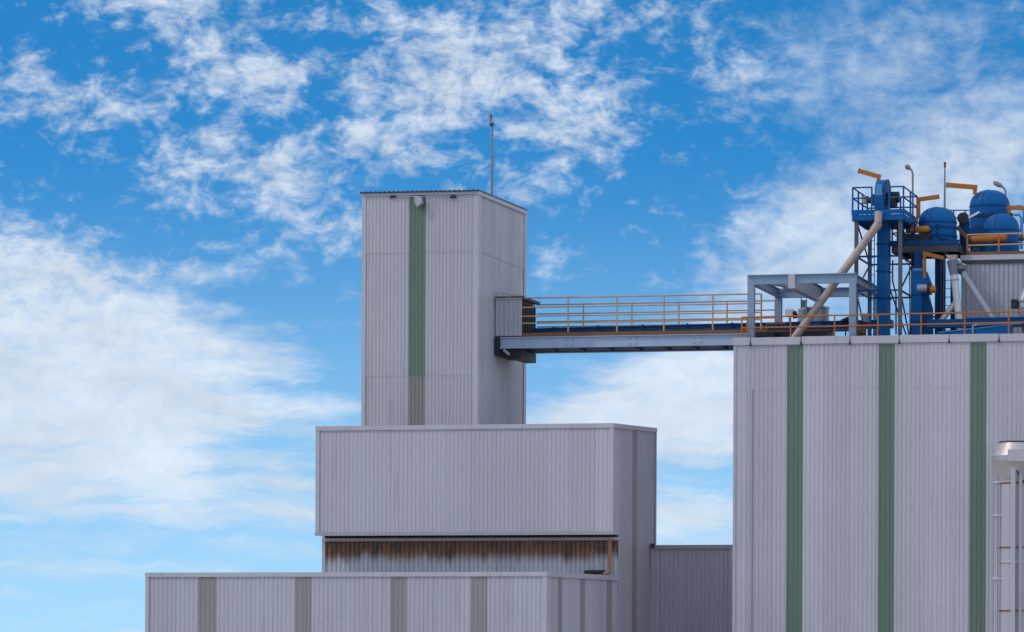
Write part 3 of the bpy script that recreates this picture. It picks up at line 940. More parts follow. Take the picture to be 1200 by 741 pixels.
for z in (y1, y2):
    m.tube([(pl, PW, z), (ue, PW, z)], .024, 8); m.tube([(pl, PW, z), (pl, PW + 2.4, z)], .024, 8)
rl_ = part('railing', m, M['blue_dark'], t)
for u, w in ((pl, PW), ((pl + ue) / 2, PW), (ue, PW), (pl, PW + 1.2), (pl, PW + 2.4)):
    part('post', MB().tube([(u, w, ptz - .05), (u, w, y1)], .03, 8), M['blue_dark'], rl_)

tank(1076, 1121.5, 243, 286.6, PW + .25, 'lone blue domed tank on the dark platform left of the others', .42, bands=(.35, .75))
t2, c2, r2, z02, zs2 = tank(1135.5, 1184, 223, 300.5, 5.4, 'highest blue domed tank on the plant room roof', .42, bands=(.55, .8))
t3, c3, r3, z03, zs3 = tank(1152, 1195, 250.5, 301.5, 4.2, 'lower blue domed tank in front of the highest one', .48, bands=(.5,))
for px in (1147, 1153, 1161, 1168, 1177, 1184):      # clamps round the highest tank's waist
    a = pix(px, 252, 5.35)
    part('clamp', MB().box(a.x - .05, a.x + .05, 5.30 + abs(px - 1160) * .012, 5.46 + abs(px - 1160) * .012, a.z - .10, a.z + .09), M['black'], t2)
a = pix(1196.5, 268, 4.9)
part('vent_pipe', MB().tube([pix(1188, 252, 4.9), pix(1194, 251.5, 4.9), pix(1197.2, 256, 4.9), pix(1197.2, 292, 4.9)], .05, 8), M['blue_pale'], t3)

# small cyclone beside the highest tank
a = pix(1129.5, 262, 4.6)
t = thing('filter_housing', 'small blue filter housing left of the highest tank', 'filter', (a.x, a.y, hzt))
part('body', MB().lathe((a.x, 4.7), [(.16, hzt), (.17, a.z - .5), (.19, a.z), (.17, a.z + .28), (.06, a.z + .40)], 20), M['blue_dark'], t)
part('fan_casing', MB().tube([(a.x - .02, 4.42, a.z + .17), (a.x - .02, 4.53, a.z + .17)], .2, 16), M['black'], t)
b2 = pix(1139, 262, 4.5)
part('duct', MB().box(b2.x - .25, b2.x + .55, 4.5, 4.9, z_at(b2.x, 4.5, 289), z_at(b2.x, 4.5, 268)), M['blue_dark'], t)
part('chute', MB().beam(pix(1135, 255.5, 4.4), pix(1148, 248.5, 4.4), .08, .07), M['white'], t)

# walkway rail between the lone tank and the highest tank
t = thing('walkway_railing', 'thin blue railing between the lone tank and the highest tank', 'railing', pix(1122, 262, 5.9))
part('rail', MB().tube([pix(1106, 246.6, 5.9), pix(1136, 246.6, 5.9)], .022, 6).tube([pix(1114, 255.5, 5.9), pix(1136, 255.5, 5.9)], .02, 6), M['blue'], t)
part('post', MB().tube([pix(1117.5, 246.6, 5.9), pix(1117.5, 300, 5.9)], .025, 6), M['blue'], t)
part('post', MB().tube([pix(1131, 246.6, 5.9), pix(1131, 300, 5.9)], .025, 6), M['blue'], t)


# ------------------------------------------------------------------ gear motors (orange barrels)


def gearmotor(x0, x1, y0, y1, w, rpx, label, tail=None):
    p, q = pix(x0, y0, w), pix(x1, y1, w)
    r = rpx * MPX
    d = (q - p).normalized()
    t = thing('gear_motor', label, 'motor', (p + q) / 2 - Vector((0, 0, r)), 'orange geared motors on the roof')
    part('barrel', MB().tube([p, p + d * .05, q - d * .08, q], [r * .8, r, r, r * .82], 18), M['orange'], t)
    part('end_cover', MB().tube([q, q + d * .05], [r * .6, r * .45], 14), M['rust'], t)
    part('fan_cowl', MB().tube([p - d * .16, p], [r * .8, r * .85], 16), M['dark'], t)
    m = MB()
    for i in range(5):
        c = p.lerp(q, (i + 1) / 6.5)
        m.tube([c - d * .012, c + d * .012], r * 1.025, 18)
    part('fin', m, M['orange'], t)
    return t


gearmotor(1067, 1089, 269.5, 268.8, PW + .15, 4.0, 'orange geared motor on the platform in front of the lone tank')
gearmotor(1138, 1179.5, 281, 278.8, 3.95, 4.1, 'long orange barrel motor behind the plant room railing')
gearmotor(1199, 1222, 279, 278, 3.95, 4.1, 'orange barrel motor cut by the right edge of the photo')
# bodies under the lone tank's motor
a = pix(1079, 279, PW + .2)
t = thing('fan_unit', 'black fan unit below the orange motor on the tank platform', 'fan', (a.x, a.y, ptz))
part('housing', MB().box(a.x - .35, a.x + .36, PW + .08, PW + .55, ptz + .01, a.z + .13), M['black'], t)
part('inlet', MB().tube([(a.x - .62, PW + .3, a.z), (a.x - .34, PW + .3, a.z)], .17, 14), M['dark'], t)

# ------------------------------------------------------------------ second bucket elevator
lw = 2.6
a, c = pix(1068.5, 340, lw).x, pix(1080.5, 340, lw).x
t = thing('bucket_elevator', 'shorter blue bucket elevator standing under the dark tank platform', 'elevator', ((a + c) / 2, lw, RZ))
z1 = z_at(a, lw, 318); z2 = z_at(a, lw, 345)
part('leg_casing', MB().box(a, c, lw, lw + .5, RZ, z2), M['blue'], t)
rr = pix(1092, 330, lw).x
part('head', MB().prism([(a, z2), (rr - .08, z2), (rr, z2 + .25), (c + .12, z1), (a, z1)], 'w', lw - .05, lw + .5), M['blue'], t)
part('boot_hopper', MB().prism([(c, RZ), (rr, RZ), (rr - .02, z2 - .5), (rr - .16, z2 - .01), (c, z2 - .01)], 'w', lw + .08, lw + .5), M['blue_dark'], t)
u0, u1 = pix(1071, 305, lw).x, pix(1079.5, 305, lw).x
part('top_duct', MB().box(u0, u1, lw + .05, lw + .4, z1, ptz - .31), M['blue_dark'], t)
part('top_flange', MB().box(u0 - .04, u1 + .04, lw - .02, lw + .44, z1 + .0, z1 + .1), M['blue_pale'], t)
for z in (RZ + .55, RZ + 1.0):
    part('flange', MB().box(a - .025, c + .025, lw - .025, lw + .52, z - .025, z + .025), M['blue_dark'], t)
p, q = pix(1075, 337.5, lw - .3), pix(1087, 337.5, lw - .3)
mt = part('motor', MB().tube([p, q], .135, 16), M['galv'], t)
part('motor_flange', MB().tube([q, q + Vector((.08, 0, 0))], .17, 16), M['black'], mt)
q2 = pix(1089.5, 339, lw - .3)
part('orange_drive', MB().tube([q2, pix(1096.5, 339.5, lw - .3)], [.12, .13], 14), M['orange'], t)

# third, farther leg
lw = 5.2
a, c = pix(1095.5, 340, lw).x, pix(1105, 340, lw).x
t = thing('square_duct', 'plain dark blue square leg duct behind the shorter elevator', 'duct', ((a + c) / 2, lw, RZ))
part('casing', MB().box(a, c, lw, lw + .45, RZ, ptz - .2), M['blue_dark'], t)
for z in (RZ + .62, RZ + 1.35): part('flange', MB().box(a - .04, c + .04, lw - .04, lw + .49, z, z + .06), M['blue'], t)

# ladder behind the pipes
lw = 5.4
t = thing('access_ladder', 'thin blue ladder between the square duct and the plant room', 'ladder', (pix(1111, 390, lw).x, lw, RZ))
for px in (1107.5, 1114.5):
    u = pix(px, 340, lw).x
    part('stile', MB().box(u - .02, u + .02, lw - .02, lw + .02, RZ, z_at(u, lw, 305)), M['blue'], t)
m = MB()
for i in range(9):
    z = RZ + .3 * i + .3
    m.tube([(pix(1107.5, 340, lw).x, lw, z), (pix(1114.5, 340, lw).x, lw, z)], .014, 6)
part('rung', m, M['blue'], t)

# ------------------------------------------------------------------ pipe junction and spouts by the plant room
jw = 2.9
t = thing('diverter_box', 'grey diverter box where three spouts meet at the plant room corner', 'diverter', pix(1118, 320, jw))
p = pix(1117.5, 300, jw)
part('inlet_hopper', MB().prism([(p.x - .26, p.z + .02), (p.x + .14, p.z + .02), (p.x + .10, p.z - .17), (p.x - .14, p.z - .17)], 'w', jw - .2, jw + .2), M['galv_warm'], t)
b0, b1 = pix(1116.5, 309, jw), pix(1118, 322, jw)
part('body', MB().tube([b0 + Vector((0, 0, .1)), b1], [.22, .15], 14), M['grey'], t)
part('side_branch', MB().tube([b0 + Vector((.05, .1, -.05)), pix(1128.5, 318, jw + .1)], [.17, .16], 14), M['dark'], t)
part('actuator', MB().box(b0.x + .22, b0.x + .42, jw - .1, jw + .15, b0.z - .20, b0.z - .02).tube([pix(1119, 306, jw - .1), pix(1132, 312, jw - .1)], .06, 8), M['grey'], t)


def spout(pts, w, r, mat, label, rings=(.5,)):
    q = [pix(x, y, w) for x, y in pts]
    t = thing('spout_pipe', label, 'pipe', q[-1])
    part('pipe', MB().tube(q, r, 14), mat, t)
    for f in rings:
        c = q[0].lerp(q[-1], f); d = (q[-1] - q[0]).normalized()
        part('joint_ring', MB().tube([c - d * .03, c + d * .03], r * 1.15, 14), M['galv'], t)


spout([(1118, 321), (1125, 386), (1126, 394)], jw, .13, M['white'], 'near vertical white spout pipe below the diverter box', (.1, .62))
spout([(1128, 319), (1163, 373), (1170, 384)], jw + .15, .115, M['galv'], 'grey spout pipe sloping down right in front of the plant room', (.08,))
spout([(1121.5, 352), (1105.5, 373), (1100, 380)], jw + .1, .10, M['bright'], 'short pale spout pipe branching down left from the white one', (.9,))

# blue conveyors at the foot of the plant room
cw = 2.2
c0 = pix(1062, 381, cw); c1 = pix(1230, 379, cw)
t = thing('chain_conveyor', 'blue conveyor casing along the foot of the plant room', 'conveyor', ((c0.x + c1.x) / 2, cw, RZ))
part('casing', MB().box(pix(1088, 381, cw).x, c1.x, cw - .2, cw + .3, z_at(c0.x, cw, 385), z_at(c0.x, cw, 375.5)), M['blue_dark'], t)
part('lid', MB().box(pix(1129, 381, cw).x, c1.x, cw - .23, cw + .33, z_at(c0.x, cw, 375.4), z_at(c0.x, cw, 374.2)), M['blue'], t)
i0, i1 = pix(1100, 395, cw - .5), pix(1186, 386, cw - .5)
t = thing('screw_conveyor', 'blue trough conveyor rising gently to the right behind the roof railing', 'conveyor', (i0.x, cw - .5, RZ))
part('trough', MB().beam(i0, i1, .32, .26), M['blue'], t)
part('outlet', MB().box(i0.x - .1, i0.x + .3, cw - .72, cw - .28, RZ, i0.z + .1), M['blue_dark'], t)
part('cover_strip', MB().beam(i0 + Vector((0, 0, .145)), i1 + Vector((0, 0, .145)), .36, .03), M['blue_pale'], t)

# instrument group at the right edge
a = pix(1190, 356, 2.4)
t = thing('rotary_valve', 'grey valve with a black motor at the right edge beside the plant room', 'valve', (a.x + .3, 2.4, RZ))
part('motor', MB().box(a.x - .14, a.x + .08, 2.25, 2.6, a.z - .17, a.z + .14), M['black'], t)
part('body', MB().lathe((a.x + .33, 2.5), [(.12, RZ), (.12, a.z - .5), (.26, a.z - .3), (.26, a.z + .2), (.14, a.z + .36), (.14, a.z + .52)], 18), M['galv'], t)
part('flange', MB().lathe((a.x + .33, 2.5), [(.3, a.z + .05), (.3, a.z + .1)], 18).lathe((a.x + .33, 2.5), [(.3, a.z - .18), (.3, a.z - .13)], 18), M['grey'], t)

# ------------------------------------------------------------------ things behind the spout on the roof
a = pix(925.5, 367, 7.2)
t = thing('switch_cabinet', 'small white cabinet with a black lamp behind the roof railing', 'cabinet', (a.x, a.y, RZ))
part('box', MB().box(a.x - .16, a.x + .16, 7.1, 7.35, a.z - .14, a.z + .13), M['white'], t)
part('post', MB().box(a.x - .03, a.x + .03, 7.16, 7.24, RZ, a.z - .14), M['grey'], t)
b3 = pix(932.3, 369, 7.0)
part('lamp', MB().tube([b3 + Vector((-.03, -.1, .12)), b3 + Vector((.02, -.05, -.13))], [.07, .11], 12), M['black'], t)

a = pix(941, 370, 6.8)
t = thing('pump_unit', 'grey vertical pump unit with a thin blue hoop beside the small silo', 'pump', (a.x, 6.8, RZ))
part('body', MB().lathe((a.x, 6.8), [(.19, RZ), (.2, a.z - .2), (.2, a.z + .22), (.1, a.z + .3)], 16), M['galv'], t)
part('motor', MB().lathe((a.x + .02, 6.8), [(.09, a.z + .3), (.09, a.z + .5), (.11, a.z + .5), (.10, a.z + .56)], 14), M['grey'], t)
part('hoop', MB().tube([pix(938.8, 374, 6.7), pix(938.8, 348.6, 6.7), pix(945.3, 348.6, 6.7), pix(945.3, 362, 6.7)], .017, 6), M['blue'], t)
a = pix(960, 368, 6.9)
t = thing('small_silo', 'squat grey riveted silo behind the sloping spout pipe', 'silo', (a.x, 6.9, RZ))
part('shell', MB().lathe((a.x, 6.9), [(.36, RZ), (.36, a.z + .2)], 24), M['galv'], t)
part('lid', MB().lathe((a.x, 6.9), [(.39, a.z + .2), (.39, a.z + .24), (.1, a.z + .31)], 24), M['galv_warm'], t)
a = pix(949.5, 366, 7.0)
t = thing('valve_drum', 'small grey drum between the pump unit and the small silo', 'drum', (a.x, 7.0, RZ))
part('body', MB().lathe((a.x, 7.0), [(.15, RZ), (.15, a.z + .14), (.17, a.z + .14), (.17, a.z + .18)], 16), M['grey'], t)
a = pix(955, 387, 3.2)
t = thing('motor_skid', 'dark machine skid half hidden behind the roof edge under the frame', 'machine', (a.x, 3.2, RZ))
part('base', MB().box(pix(936, 387, 3.2).x, pix(970, 387, 3.2).x, 3.0, 3.6, RZ, z_at(a.x, 3.2, 385.2)), M['black'], t)
part('motor', MB().tube([pix(945, 383.5, 3.3), pix(960, 383.5, 3.3)], .12, 12), M['blue_dark'], t)
a = pix(1014, 372, 3.4)
t = thing('control_box', 'grey green control box on a post inside the lattice tower', 'control box', (a.x, 3.4, RZ))
part('box', MB().box(a.x - .12, a.x + .13, 3.3, 3.5, a.z - .16, a.z + .13), M['grey'], t)
part('post', MB().box(a.x - .03, a.x + .03, 3.37, 3.43, RZ, a.z - .16), M['dark'], t)
a = pix(1009, 388, 1.9)
t = thing('drive_motor', 'rusty brown drive motor at the foot of the lattice tower', 'motor', (a.x, 1.9, RZ))
part('body', MB().tube([(a.x - .2, 1.9, a.z - .02), (a.x + .17, 1.9, a.z - .02)], .14, 14).box(a.x - .1, a.x + .08, 1.82, 1.98, RZ, a.z - .14), M['rust'], t)
part('terminal_box', MB().box(a.x - .06, a.x + .08, 1.85, 1.97, a.z + .10, a.z + .22), M['dark'], t)
a = pix(991, 375, 4.6)
t = thing('spot_lamp', 'small black spot lamp tilted beside the right front column of the frame', 'lamp', (a.x, 4.6, RZ))
part('head', MB().tube([a + Vector((-.13, 0, -.08)), a + Vector((.12, 0, .07))], [.10, .07], 12), M['black'], t)
part('post', MB().tube([(a.x, 4.6, RZ), (a.x, 4.6, a.z - .05)], .025, 8), M['dark'], t)


# ladder with hoops up the tallest elevator
lw = 2.3
t = thing('access_ladder', 'thin blue ladder fixed to the left side of the tallest elevator', 'ladder', (pix(1022, 390, lw).x, lw, RZ))
ua, ub = pix(1019.8, 330, lw).x, pix(1024.6, 330, lw).x
for u in (ua, ub): part('stile', MB().box(u - .015, u + .015, lw - .015, lw + .015, RZ, pz - .2), M['blue'], t)
for i in range(14):
    z = RZ + .25 + .3 * i
    if z < pz - .3: part('rung', MB().tube([(ua, lw, z), (ub, lw, z)], .012, 6), M['blue'], t)

# cable tray along the bridge and splice plates on its girder
ft = bpy.data.objects['footbridge']
for px in (668, 742, 818):
    u = pix(px, 402, w1).x
    part('splice_plate', MB().box(u - .16, u + .16, w1 - .026, w1 - .0125, gz0 + .05, gz1 - .05), M['girder'], ft)
    for du in (-.11, .11):
        for dz in (.10, .28):
            part('bolt', MB().tube([(u + du, w1 - .04, gz0 + dz), (u + du, w1 - .026, gz0 + dz)], .02, 6), M['dark'], ft)
tz = deck + .02
t = thing('cable_tray', 'dark cable tray low behind the nearer railing of the footbridge', 'cable tray', ((hu1 + bl) / 2, w1 + .35, tz))
part('tray', MB().box(hu1 + .1, bl + 1.0, w1 + .25, w1 + .45, tz + .035, tz + .13), M['black'], t)
for k in range(3):
    z = tz + .14; w = w1 + .29 + .06 * k
    part('cable', MB().tube([(hu1 + .1 + (bl + .9 - hu1 - .1) * j / 24, w, z + random.uniform(-.012, .02)) for j in range(25)], .022, 6), M['black' if k != 1 else 'rust'], t)

# pipework and conduits on the roof
def run(pts, w, r, mat, name, label, cat='pipe', rings=()):
    q = [pix(x, y, w) for x, y in pts]
    t = thing(name, label, cat, q[0])
    part('pipe', MB().tube(q, r, 10), mat, t)
    for f in rings:
        c = q[0].lerp(q[-1], f); d = (q[-1] - q[0]).normalized()
        part('coupling', MB().tube([c - d * .03, c + d * .03], r * 1.35, 10), M['dark'], t)
run([(1070, 378.5), (1124, 376.5)], 3.3, .05, M['blue_pale'], 'service_pipe', 'thin pale blue service pipe low between the shorter elevator and the white spout', rings=(.3, .7))
run([(884, 389.5), (995, 387)], 2.4, .045, M['dark'], 'service_pipe', 'thin dark service pipe lying along the roof under the steel frame', rings=(.2, .5, .8))
run([(1122.5, 300), (1122.5, 283), (1131, 280.5)], 4.9, .05, M['blue'], 'vent_pipe', 'short bent blue vent pipe between the lone tank and the plant room')
run([(1043, 299), (1058, 301), (1066, 312), (1066.5, 392)], 3.1, .022, M['dark'], 'cable_conduit', 'thin dark cable conduit dropping from the tank platform', 'conduit')
run([(1126.5, 272), (1131, 268), (1137, 268)], 5.0, .06, M['galv'], 'dust_pipe', 'short grey dust pipe curling left of the highest tank')
run([(1098.5, 262), (1098.5, 276), (1104, 280), (1112, 280)], PW + .2, .035, M['blue_dark'], 'vent_pipe', 'short dark blue pipe bent across the front of the lone tank')
run([(1046, 305), (1046, 330), (1050, 345), (1050, 392)], 4.4, .03, M['post'], 'cable_conduit', 'grey cable conduit between the two bucket elevators', 'conduit')
run([(898, 386), (898, 379.5), (921, 379)], 1.6, .04, M['rust'], 'service_pipe', 'short rusty pipe bend at the roof edge by the frame column')
run([(1140, 391), (1140, 382), (1147, 380), (1196, 379)], 1.5, .035, M['galv'], 'service_pipe', 'thin grey pipe running right along the foot of the plant room')
run([(1187, 246), (1190, 241.5), (1196, 241), (1199.5, 246), (1199.5, 262)], 6.6, .03, M['blue_pale'], 'vent_pipe', 'thin pale blue hooped vent pipe right of the highest tank')

# ------------------------------------------------------------------ lamp posts and mast on the roof


def lamp_post(pts, w, zbase, head0, head1, label):
    q = [pix(x, y, w) for x, y in pts]
    t = thing('lamp_post', label, 'lamp post', (q[0].x, w, zbase), 'lamp posts on the roof')
    part('pole', MB().tube([(q[0].x, w, zbase)] + q, .036, 8), M['grey'], t)
    a, c = pix(*head0, w), pix(*head1, w)
    part('lamp_head', MB().tube([a, a.lerp(c, .35), a.lerp(c, .8), c], [.035, .085, .09, .03], 12), M['grey'], t)


lamp_post([(1069.6, 240), (1069.6, 204), (1068.8, 200.5), (1066.5, 198)], 5.0, RZ, (1067, 198.5), (1061, 194), 'curved lamp post beside the blue railed platform')
lamp_post([(1178.3, 240), (1178.3, 225), (1177.3, 221.5), (1174.5, 219)], 7.2, hzt, (1175.5, 219.3), (1164, 213.6), 'curved lamp post behind the highest blue tank')
q0 = pix(1107, 246, 6.2); q1 = pix(1107.3, 192, 6.2)
t = thing('lightning_mast', 'thin mast with a rusty tip between the lone tank and the highest tank', 'mast', (q0.x, 6.2, RZ))
part('pole', MB().tube([(q0.x, 6.2, RZ), q0, q1], [.05, .04, .026], 8), M['grey'], t)
part('tip', MB().tube([q1 - Vector((0, 0, .14)), q1, q1 + Vector((0, 0, .06))], [.036, .05, .04], 8), M['rust'], t)

# ------------------------------------------------------------------ exhaust stack and its ladder in front of the big block
xw = -1.1
cx = pix(1190.5, 600, xw).x
zt0, zt1, zt2, zt3 = (z_at(cx, xw, y) for y in (518.5, 535, 541.5, 562.5))
RO, RT, RP = 27.5 * MPX, 18.5 * MPX, 18.5 * MPX
t = thing('exhaust_stack', 'pale metal exhaust stack with a double cone cowl at the right edge', 'exhaust stack', (cx, xw, 0))
part('duct', MB().lathe((cx, xw), [(RP * .98, 0), (RP * .98, zt3)], 36), M['trim'], t)
cw_ = part('cowl', MB().lathe((cx, xw), [(RP, zt3 - .02), (RO, zt2)], 48), M['bright'], t)
part('cowl_band', MB().lathe((cx, xw), [(RO, zt2), (RO + .012, zt2 + .01), (RO + .012, zt1), (RO, zt1 + .01)], 48), M['galv'], cw_)
part('cowl_cap', MB().lathe((cx, xw), [(RO, zt1), (RT, zt0)], 48), M['bright'], cw_)
part('cowl_rim', MB().lathe((cx, xw), [(RT + .01, zt0 - .02), (RT + .03, zt0 - .01), (RT + .03, zt0 + .025), (RT - .02, zt0 + .03)], 48), M['dark'], cw_)
for y in (566.5, 642, 716):
    z = z_at(cx, xw, y)
    part('clamp_band', MB().lathe((cx, xw), [(RP, z - .02), (RP + .02, z - .02), (RP + .02, z + .02), (RP, z + .02)], 36), M['rust'], t)
z = z_at(cx, xw, 659)
part('duct_joint', MB().lathe((cx, xw), [(RP, z - .03), (RP + .03, z - .03), (RP + .03, z + .03), (RP, z + .03)], 36), M['bright'], t)
fx = pix(1181.5, 534, xw - RO).x
part('cowl_box', MB().box(fx, fx + 1.4, xw - RO - .10, xw - RO + .14, z_at(fx, xw - RO, 541), z_at(fx, xw - RO, 527)), M['trim'], t)
part('cable', MB().tube([pix(1191, 541, xw - RP - .1), pix(1192, 552, xw - RP - .1), pix(1196, 561, xw - RP - .08), pix(1200.5, 565, xw - RP)], .03, 8), M['dark'], t)

lw2 = xw - RP - .12
t = thing('stack_ladder', 'pale upright ladder frame fixed beside the exhaust stack', 'ladder', (pix(1177, 700, lw2).x, lw2, 0))
u0, u1 = pix(1167, 700, lw2 + .4).x, pix(1187, 700, lw2).x
part('stile', MB().box(u0 - .06, u0 + .05, lw2 + .35, lw2 + .45, 0, z_at(u0, lw2 + .4, 565)), M['trim'], t)
part('stile', MB().box(u1 - .075, u1 + .075, lw2 - .06, lw2 + .06, 0, z_at(u1, lw2, 541.5)), M['trim'], t)
for y in (565.5, 604, 678):
    z = z_at(u0, lw2 + .4, y)
    part('bracket', MB().box(u0 - .10, u0 + .07, lw2 + .3, lw2 + .48, z - .02, z + .025).box(u0 + .07, u1 - .08, lw2 + .36, lw2 + .40, z - .015, z + .015), M['white'], t)
part('second_stile', MB().box(u1 + .20, u1 + .30, lw2 - .02, lw2 + .08, 0, z_at(u1, lw2, 541.5)), M['trim_dark'], t)

# ------------------------------------------------------------------ sun, sky, camera
sdir = (AX * -0.78 + AW * -0.54 + Vector((0, 0, 0.95))).normalized()     # towards the sun
SUN_EL = math.asin(sdir.z); SUN_AZ = math.atan2(sdir.x, sdir.y)
ld = bpy.data.lights.new('sun', 'SUN'); ld.energy = 2.0; ld.angle = R(0.53); ld.color = (1, 0.93, 0.84)
lo = bpy.data.objects.new('sun', ld); COL.objects.link(lo)
lo.rotation_euler = sdir.to_track_quat('Z', 'Y').to_euler(); lo.location = (-40, 60, 60)

W = bpy.data.worlds.new('World'); S.world = W; W.use_nodes = True
N, L = W.node_tree.nodes, W.node_tree.links
bg = N['Background']; bg.inputs[1].default_value = 0.15
tc = N.new('ShaderNodeTexCoord').outputs['Generated']
sp = N.new('ShaderNodeSeparateXYZ'); L.new(tc, sp.inputs[0])
# clear sky: the lens sees only the lowest nine degrees, so the sky model is read higher up there
kz = N.new('ShaderNodeCombineXYZ')
L.new(sp.outputs[0], kz.inputs[0]); L.new(sp.outputs[1], kz.inputs[1])
L.new(mth(N, L, 'ADD', mth(N, L, 'MULTIPLY', sp.outputs[2], 3.2), 0.10), kz.inputs[2])
nv = N.new('ShaderNodeVectorMath'); nv.operation = 'NORMALIZE'; L.new(kz.outputs[0], nv.inputs[0])
sky = N.new('ShaderNodeTexSky'); sky.sky_type = 'NISHITA'; sky.sun_disc = False
sky.sun_elevation = SUN_EL; sky.sun_rotation = SUN_AZ
sky.air_density = 1.0; sky.dust_density = 0.6; sky.ozone_density = 3.0
L.new(nv.outputs[0], sky.inputs['Vector'])
hs = N.new('ShaderNodeHueSaturation'); hs.inputs['Saturation'].default_value = 1.40
hs.inputs['Hue'].default_value = 0.493; hs.inputs['Value'].default_value = 3.5
L.new(sky.outputs[0], hs.inputs['Color'])
# cloud sheet in sky angles (tangents scaled to photo units)
yy = mth(N, L, 'MAXIMUM', sp.outputs[1], 0.02)
cu = mth(N, L, 'ADD', mth(N, L, 'MULTIPLY', mth(N, L, 'DIVIDE', sp.outputs[0], yy), F), 600)
cv = mth(N, L, 'SUBTRACT', HZ, mth(N, L, 'MULTIPLY', mth(N, L, 'DIVIDE', sp.outputs[2], yy), F))
cb = N.new('ShaderNodeCombineXYZ'); L.new(cu, cb.inputs[0]); L.new(cv, cb.inputs[1])
P = cb.outputs[0]
# (x, y, rx, ry, tilt in degrees clockwise on the sky, weight)
BLOBS = [
    (185, 0, 150, 48, 0, 1.0), (260, 82, 100, 66, 20, 1.1), (335, 90, 60, 40, -20, .75), (225, 195, 95, 65, -25, .95),
    (322, 205, 60, 80, 25, .85), (55, 120, 150, 62, 15, .62), (150, 118, 80, 40, -20, .5), (30, 85, 60, 40, 0, .35),
    (20, 305, 220, 75, 20, .9), (90, 400, 330, 130, 15, 1.05), (30, 475, 270, 110, 0, 1.0), (250, 400, 170, 45, 12, .55),
    (290, 302, 90, 30, 15, .6), (240, 322, 70, 22, 8, .5), (375, 262, 95, 55, 20, .8), (110, 560, 420, 120, 2, .85), (330, 475, 190, 45, 10, .55),
    (300, 590, 260, 60, 8, .45), (90, 672, 200, 22, 0, .45), (60, 700, 190, 14, 0, .35), (110, 740, 150, 14, 0, .5),
    (545, 70, 180, 80, -28, .88), (455, 25, 150, 60, 5, .55), (660, 108, 110, 90, 10, .68), (690, 148, 80, 50, 0, .75),
    (510, 150, 140, 75, -15, .6), (430, 100, 80, 60, 0, .4), (620, 215, 110, 40, -5, .7), (415, 180, 110, 50, 0, .5), (690, 12, 60, 40, 0, .75),
    (785, 18, 75, 55, 0, .7), (855, 90, 70, 50, 0, .45), (930, 60, 190, 80, -15, .36), (1090, 50, 230, 120, -20, .48),
    (1010, 130, 190, 70, -10, .3), (1190, 165, 170, 90, -25, .62), (1060, 205, 260, 80, -22, .52), (930, 240, 130, 50, -20, .42), (1010, 280, 260, 120, -15, .52),
    (900, 335, 150, 80, -10, .62), (640, 305, 40, 60, 0, .5), (850, 430, 220, 70, -8, 1.0), (770, 490, 220, 70, -6, 1.15), (830, 510, 120, 60, 0, .9),
    (660, 492, 120, 26, -8, .6), (760, 430, 110, 24, -5, .55), (800, 612, 160, 55, -3, 1.2), (820, 560, 90, 20, -8, .4), (1150, 320, 200, 120, 0, .5),
]
acc = None
for x, y, rx, ry, ang, wt in BLOBS:
    mp = N.new('ShaderNodeMapping'); mp.vector_type = 'TEXTURE'
    mp.inputs['Location'].default_value = (x, y, 0); mp.inputs['Rotation'].default_value = (0, 0, R(ang)); mp.inputs['Scale'].default_value = (rx * 1.08, ry * 1.08, 1)
    L.new(P, mp.inputs['Vector'])
    gt = N.new('ShaderNodeTexGradient'); gt.gradient_type = 'SPHERICAL'; L.new(mp.outputs[0], gt.inputs[0])
    ma = N.new('ShaderNodeMath'); ma.operation = 'MULTIPLY_ADD'
    L.new(gt.outputs[1], ma.inputs[0]); ma.inputs[1].default_value = wt
    if acc is None: ma.inputs[2].default_value = 0.0
    else: L.new(acc, ma.inputs[2])
    acc = ma.outputs[0]
# wisps: warped fractal noise, puffy high up, drawn out into streaks lower down
warp = N.new('ShaderNodeTexNoise'); warp.inputs['Scale'].default_value = 1 / 70; warp.inputs['Detail'].default_value = 3
L.new(P, warp.inputs['Vector'])
wv = N.new('ShaderNodeVectorMath'); wv.operation = 'MULTIPLY_ADD'
L.new(warp.outputs[1], wv.inputs[0]); wv.inputs[1].default_value = (46, 30, 0); L.new(P, wv.inputs[2])
puff = noise(N, L, mapped(N, L, wv.outputs[0], (1 / 38, 1 / 27, 1)), 1.0, 10, 0.62)
strk = noise(N, L, mapped(N, L, wv.outputs[0], (1 / 130, 1 / 24, 1), (3, 11, 0)), 1.0, 8, 0.58)
lowf = ramp(N, L, cv, 250, 460)
nz = N.new('ShaderNodeMix'); nz.data_type = 'FLOAT'
L.new(lowf, nz.inputs[0]); L.new(puff, nz.inputs[2]); L.new(strk, nz.inputs[3])
veil = mth(N, L, 'MULTIPLY', ramp(N, L, cu, 780, 960), ramp(N, L, cv, 430, 330))      # thin even veil up on the right
amp = mth(N, L, 'ADD', mth(N, L, 'ADD', mth(N, L, 'MULTIPLY', lowf, -0.75), 3.1), mth(N, L, 'MULTIPLY', veil, -1.9))
mm = mth(N, L, 'MULTIPLY', mth(N, L, 'SUBTRACT', nz.outputs[0], 0.5), amp)
soft = mth(N, L, 'MULTIPLY', acc, 0.95)
den = ramp(N, L, mth(N, L, 'SUBTRACT', mth(N, L, 'ADD', soft, mm), 0.27), -0.18, 0.98)
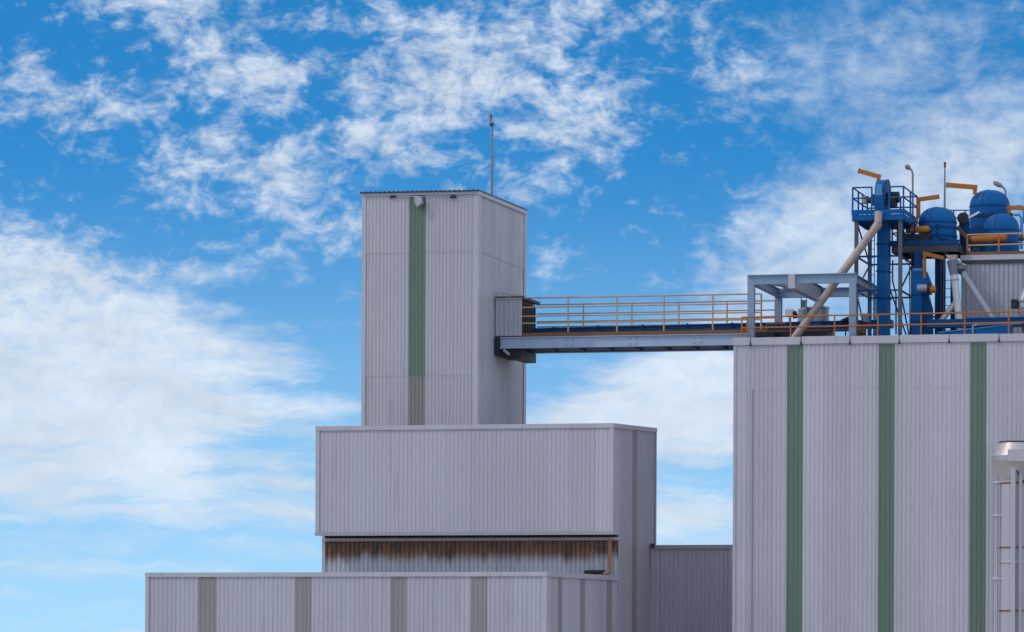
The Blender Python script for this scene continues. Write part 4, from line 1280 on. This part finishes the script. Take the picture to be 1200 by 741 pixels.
# rest of the sky dome: unseen bright cloud, thickened to lighten the shaded walls
gen = noise(N, L, mapped(N, L, tc, (2.2, 2.2, 4.5)), 1.0, 7, 0.6)
away = mth(N, L, 'SUBTRACT', 1.0, mth(N, L, 'MULTIPLY', mth(N, L, 'MULTIPLY', ramp(N, L, cu, -900, -200), ramp(N, L, cu, 2100, 1400)), mth(N, L, 'MULTIPLY', ramp(N, L, cv, -900, -200), ramp(N, L, sp.outputs[1], 0.0, 0.1))))
gden = mth(N, L, 'MULTIPLY', mth(N, L, 'MULTIPLY', ramp(N, L, gen, 0.34, 0.55), away), 0.88)
thin = noise(N, L, mapped(N, L, wv.outputs[0], (1 / 24, 1 / 17, 1), (9, 2, 0)), 1.0, 8, 0.66)
calm = mth(N, L, 'SUBTRACT', 1.0, mth(N, L, 'ADD', mth(N, L, 'MULTIPLY', veil, 0.75), mth(N, L, 'MULTIPLY', lowf, 0.62)), True)
cut = mth(N, L, 'MULTIPLY', mth(N, L, 'SUBTRACT', 1.0, ramp(N, L, thin, 0.28, 0.62)), mth(N, L, 'MULTIPLY', calm, 0.42))
den = mth(N, L, 'MULTIPLY', den, mth(N, L, 'SUBTRACT', 0.90, cut))
den = mth(N, L, 'MAXIMUM', den, gden)
CLOUD = (13.6, 15.0, 16.8)
shade = noise(N, L, mapped(N, L, wv.outputs[0], (1 / 150, 1 / 60, 1), (1, 5, 0)), 1.0, 5, 0.5)
vv = N.new('ShaderNodeHueSaturation'); vv.inputs['Color'].default_value = (*CLOUD, 1)
L.new(mth(N, L, 'ADD', mth(N, L, 'MULTIPLY', shade, 0.5), 0.75), vv.inputs['Value'])
# haze: the air pales towards the horizon
hz_ = mth(N, L, 'MULTIPLY', ramp(N, L, cv, 150, 770), 0.74)
base = mixc(N, L, hz_, hs.outputs[0], (8.2, 13.6, 18.0))
L.new(mixc(N, L, den, base, vv.outputs[0]), bg.inputs[0])

cd = bpy.data.cameras.new('camera'); co = bpy.data.objects.new('camera', cd); COL.objects.link(co)
co.location = CAM
co.rotation_euler = (Matrix.Rotation(R(90), 3, 'X') @ Matrix.Rotation(ROLL, 3, 'Z')).to_euler()
cd.sensor_width = 36; cd.lens = F / 1200 * 36; cd.shift_y = (HZ - 370.5) / 1200
cd.clip_start = 0.5; cd.clip_end = 12000
S.camera = co
S.view_settings.view_transform = 'Standard'; S.view_settings.look = 'None'
S.view_settings.gamma = 1; S.view_settings.use_curve_mapping = False
S.view_settings.exposure = -1.48
S.cycles.max_bounces = 6
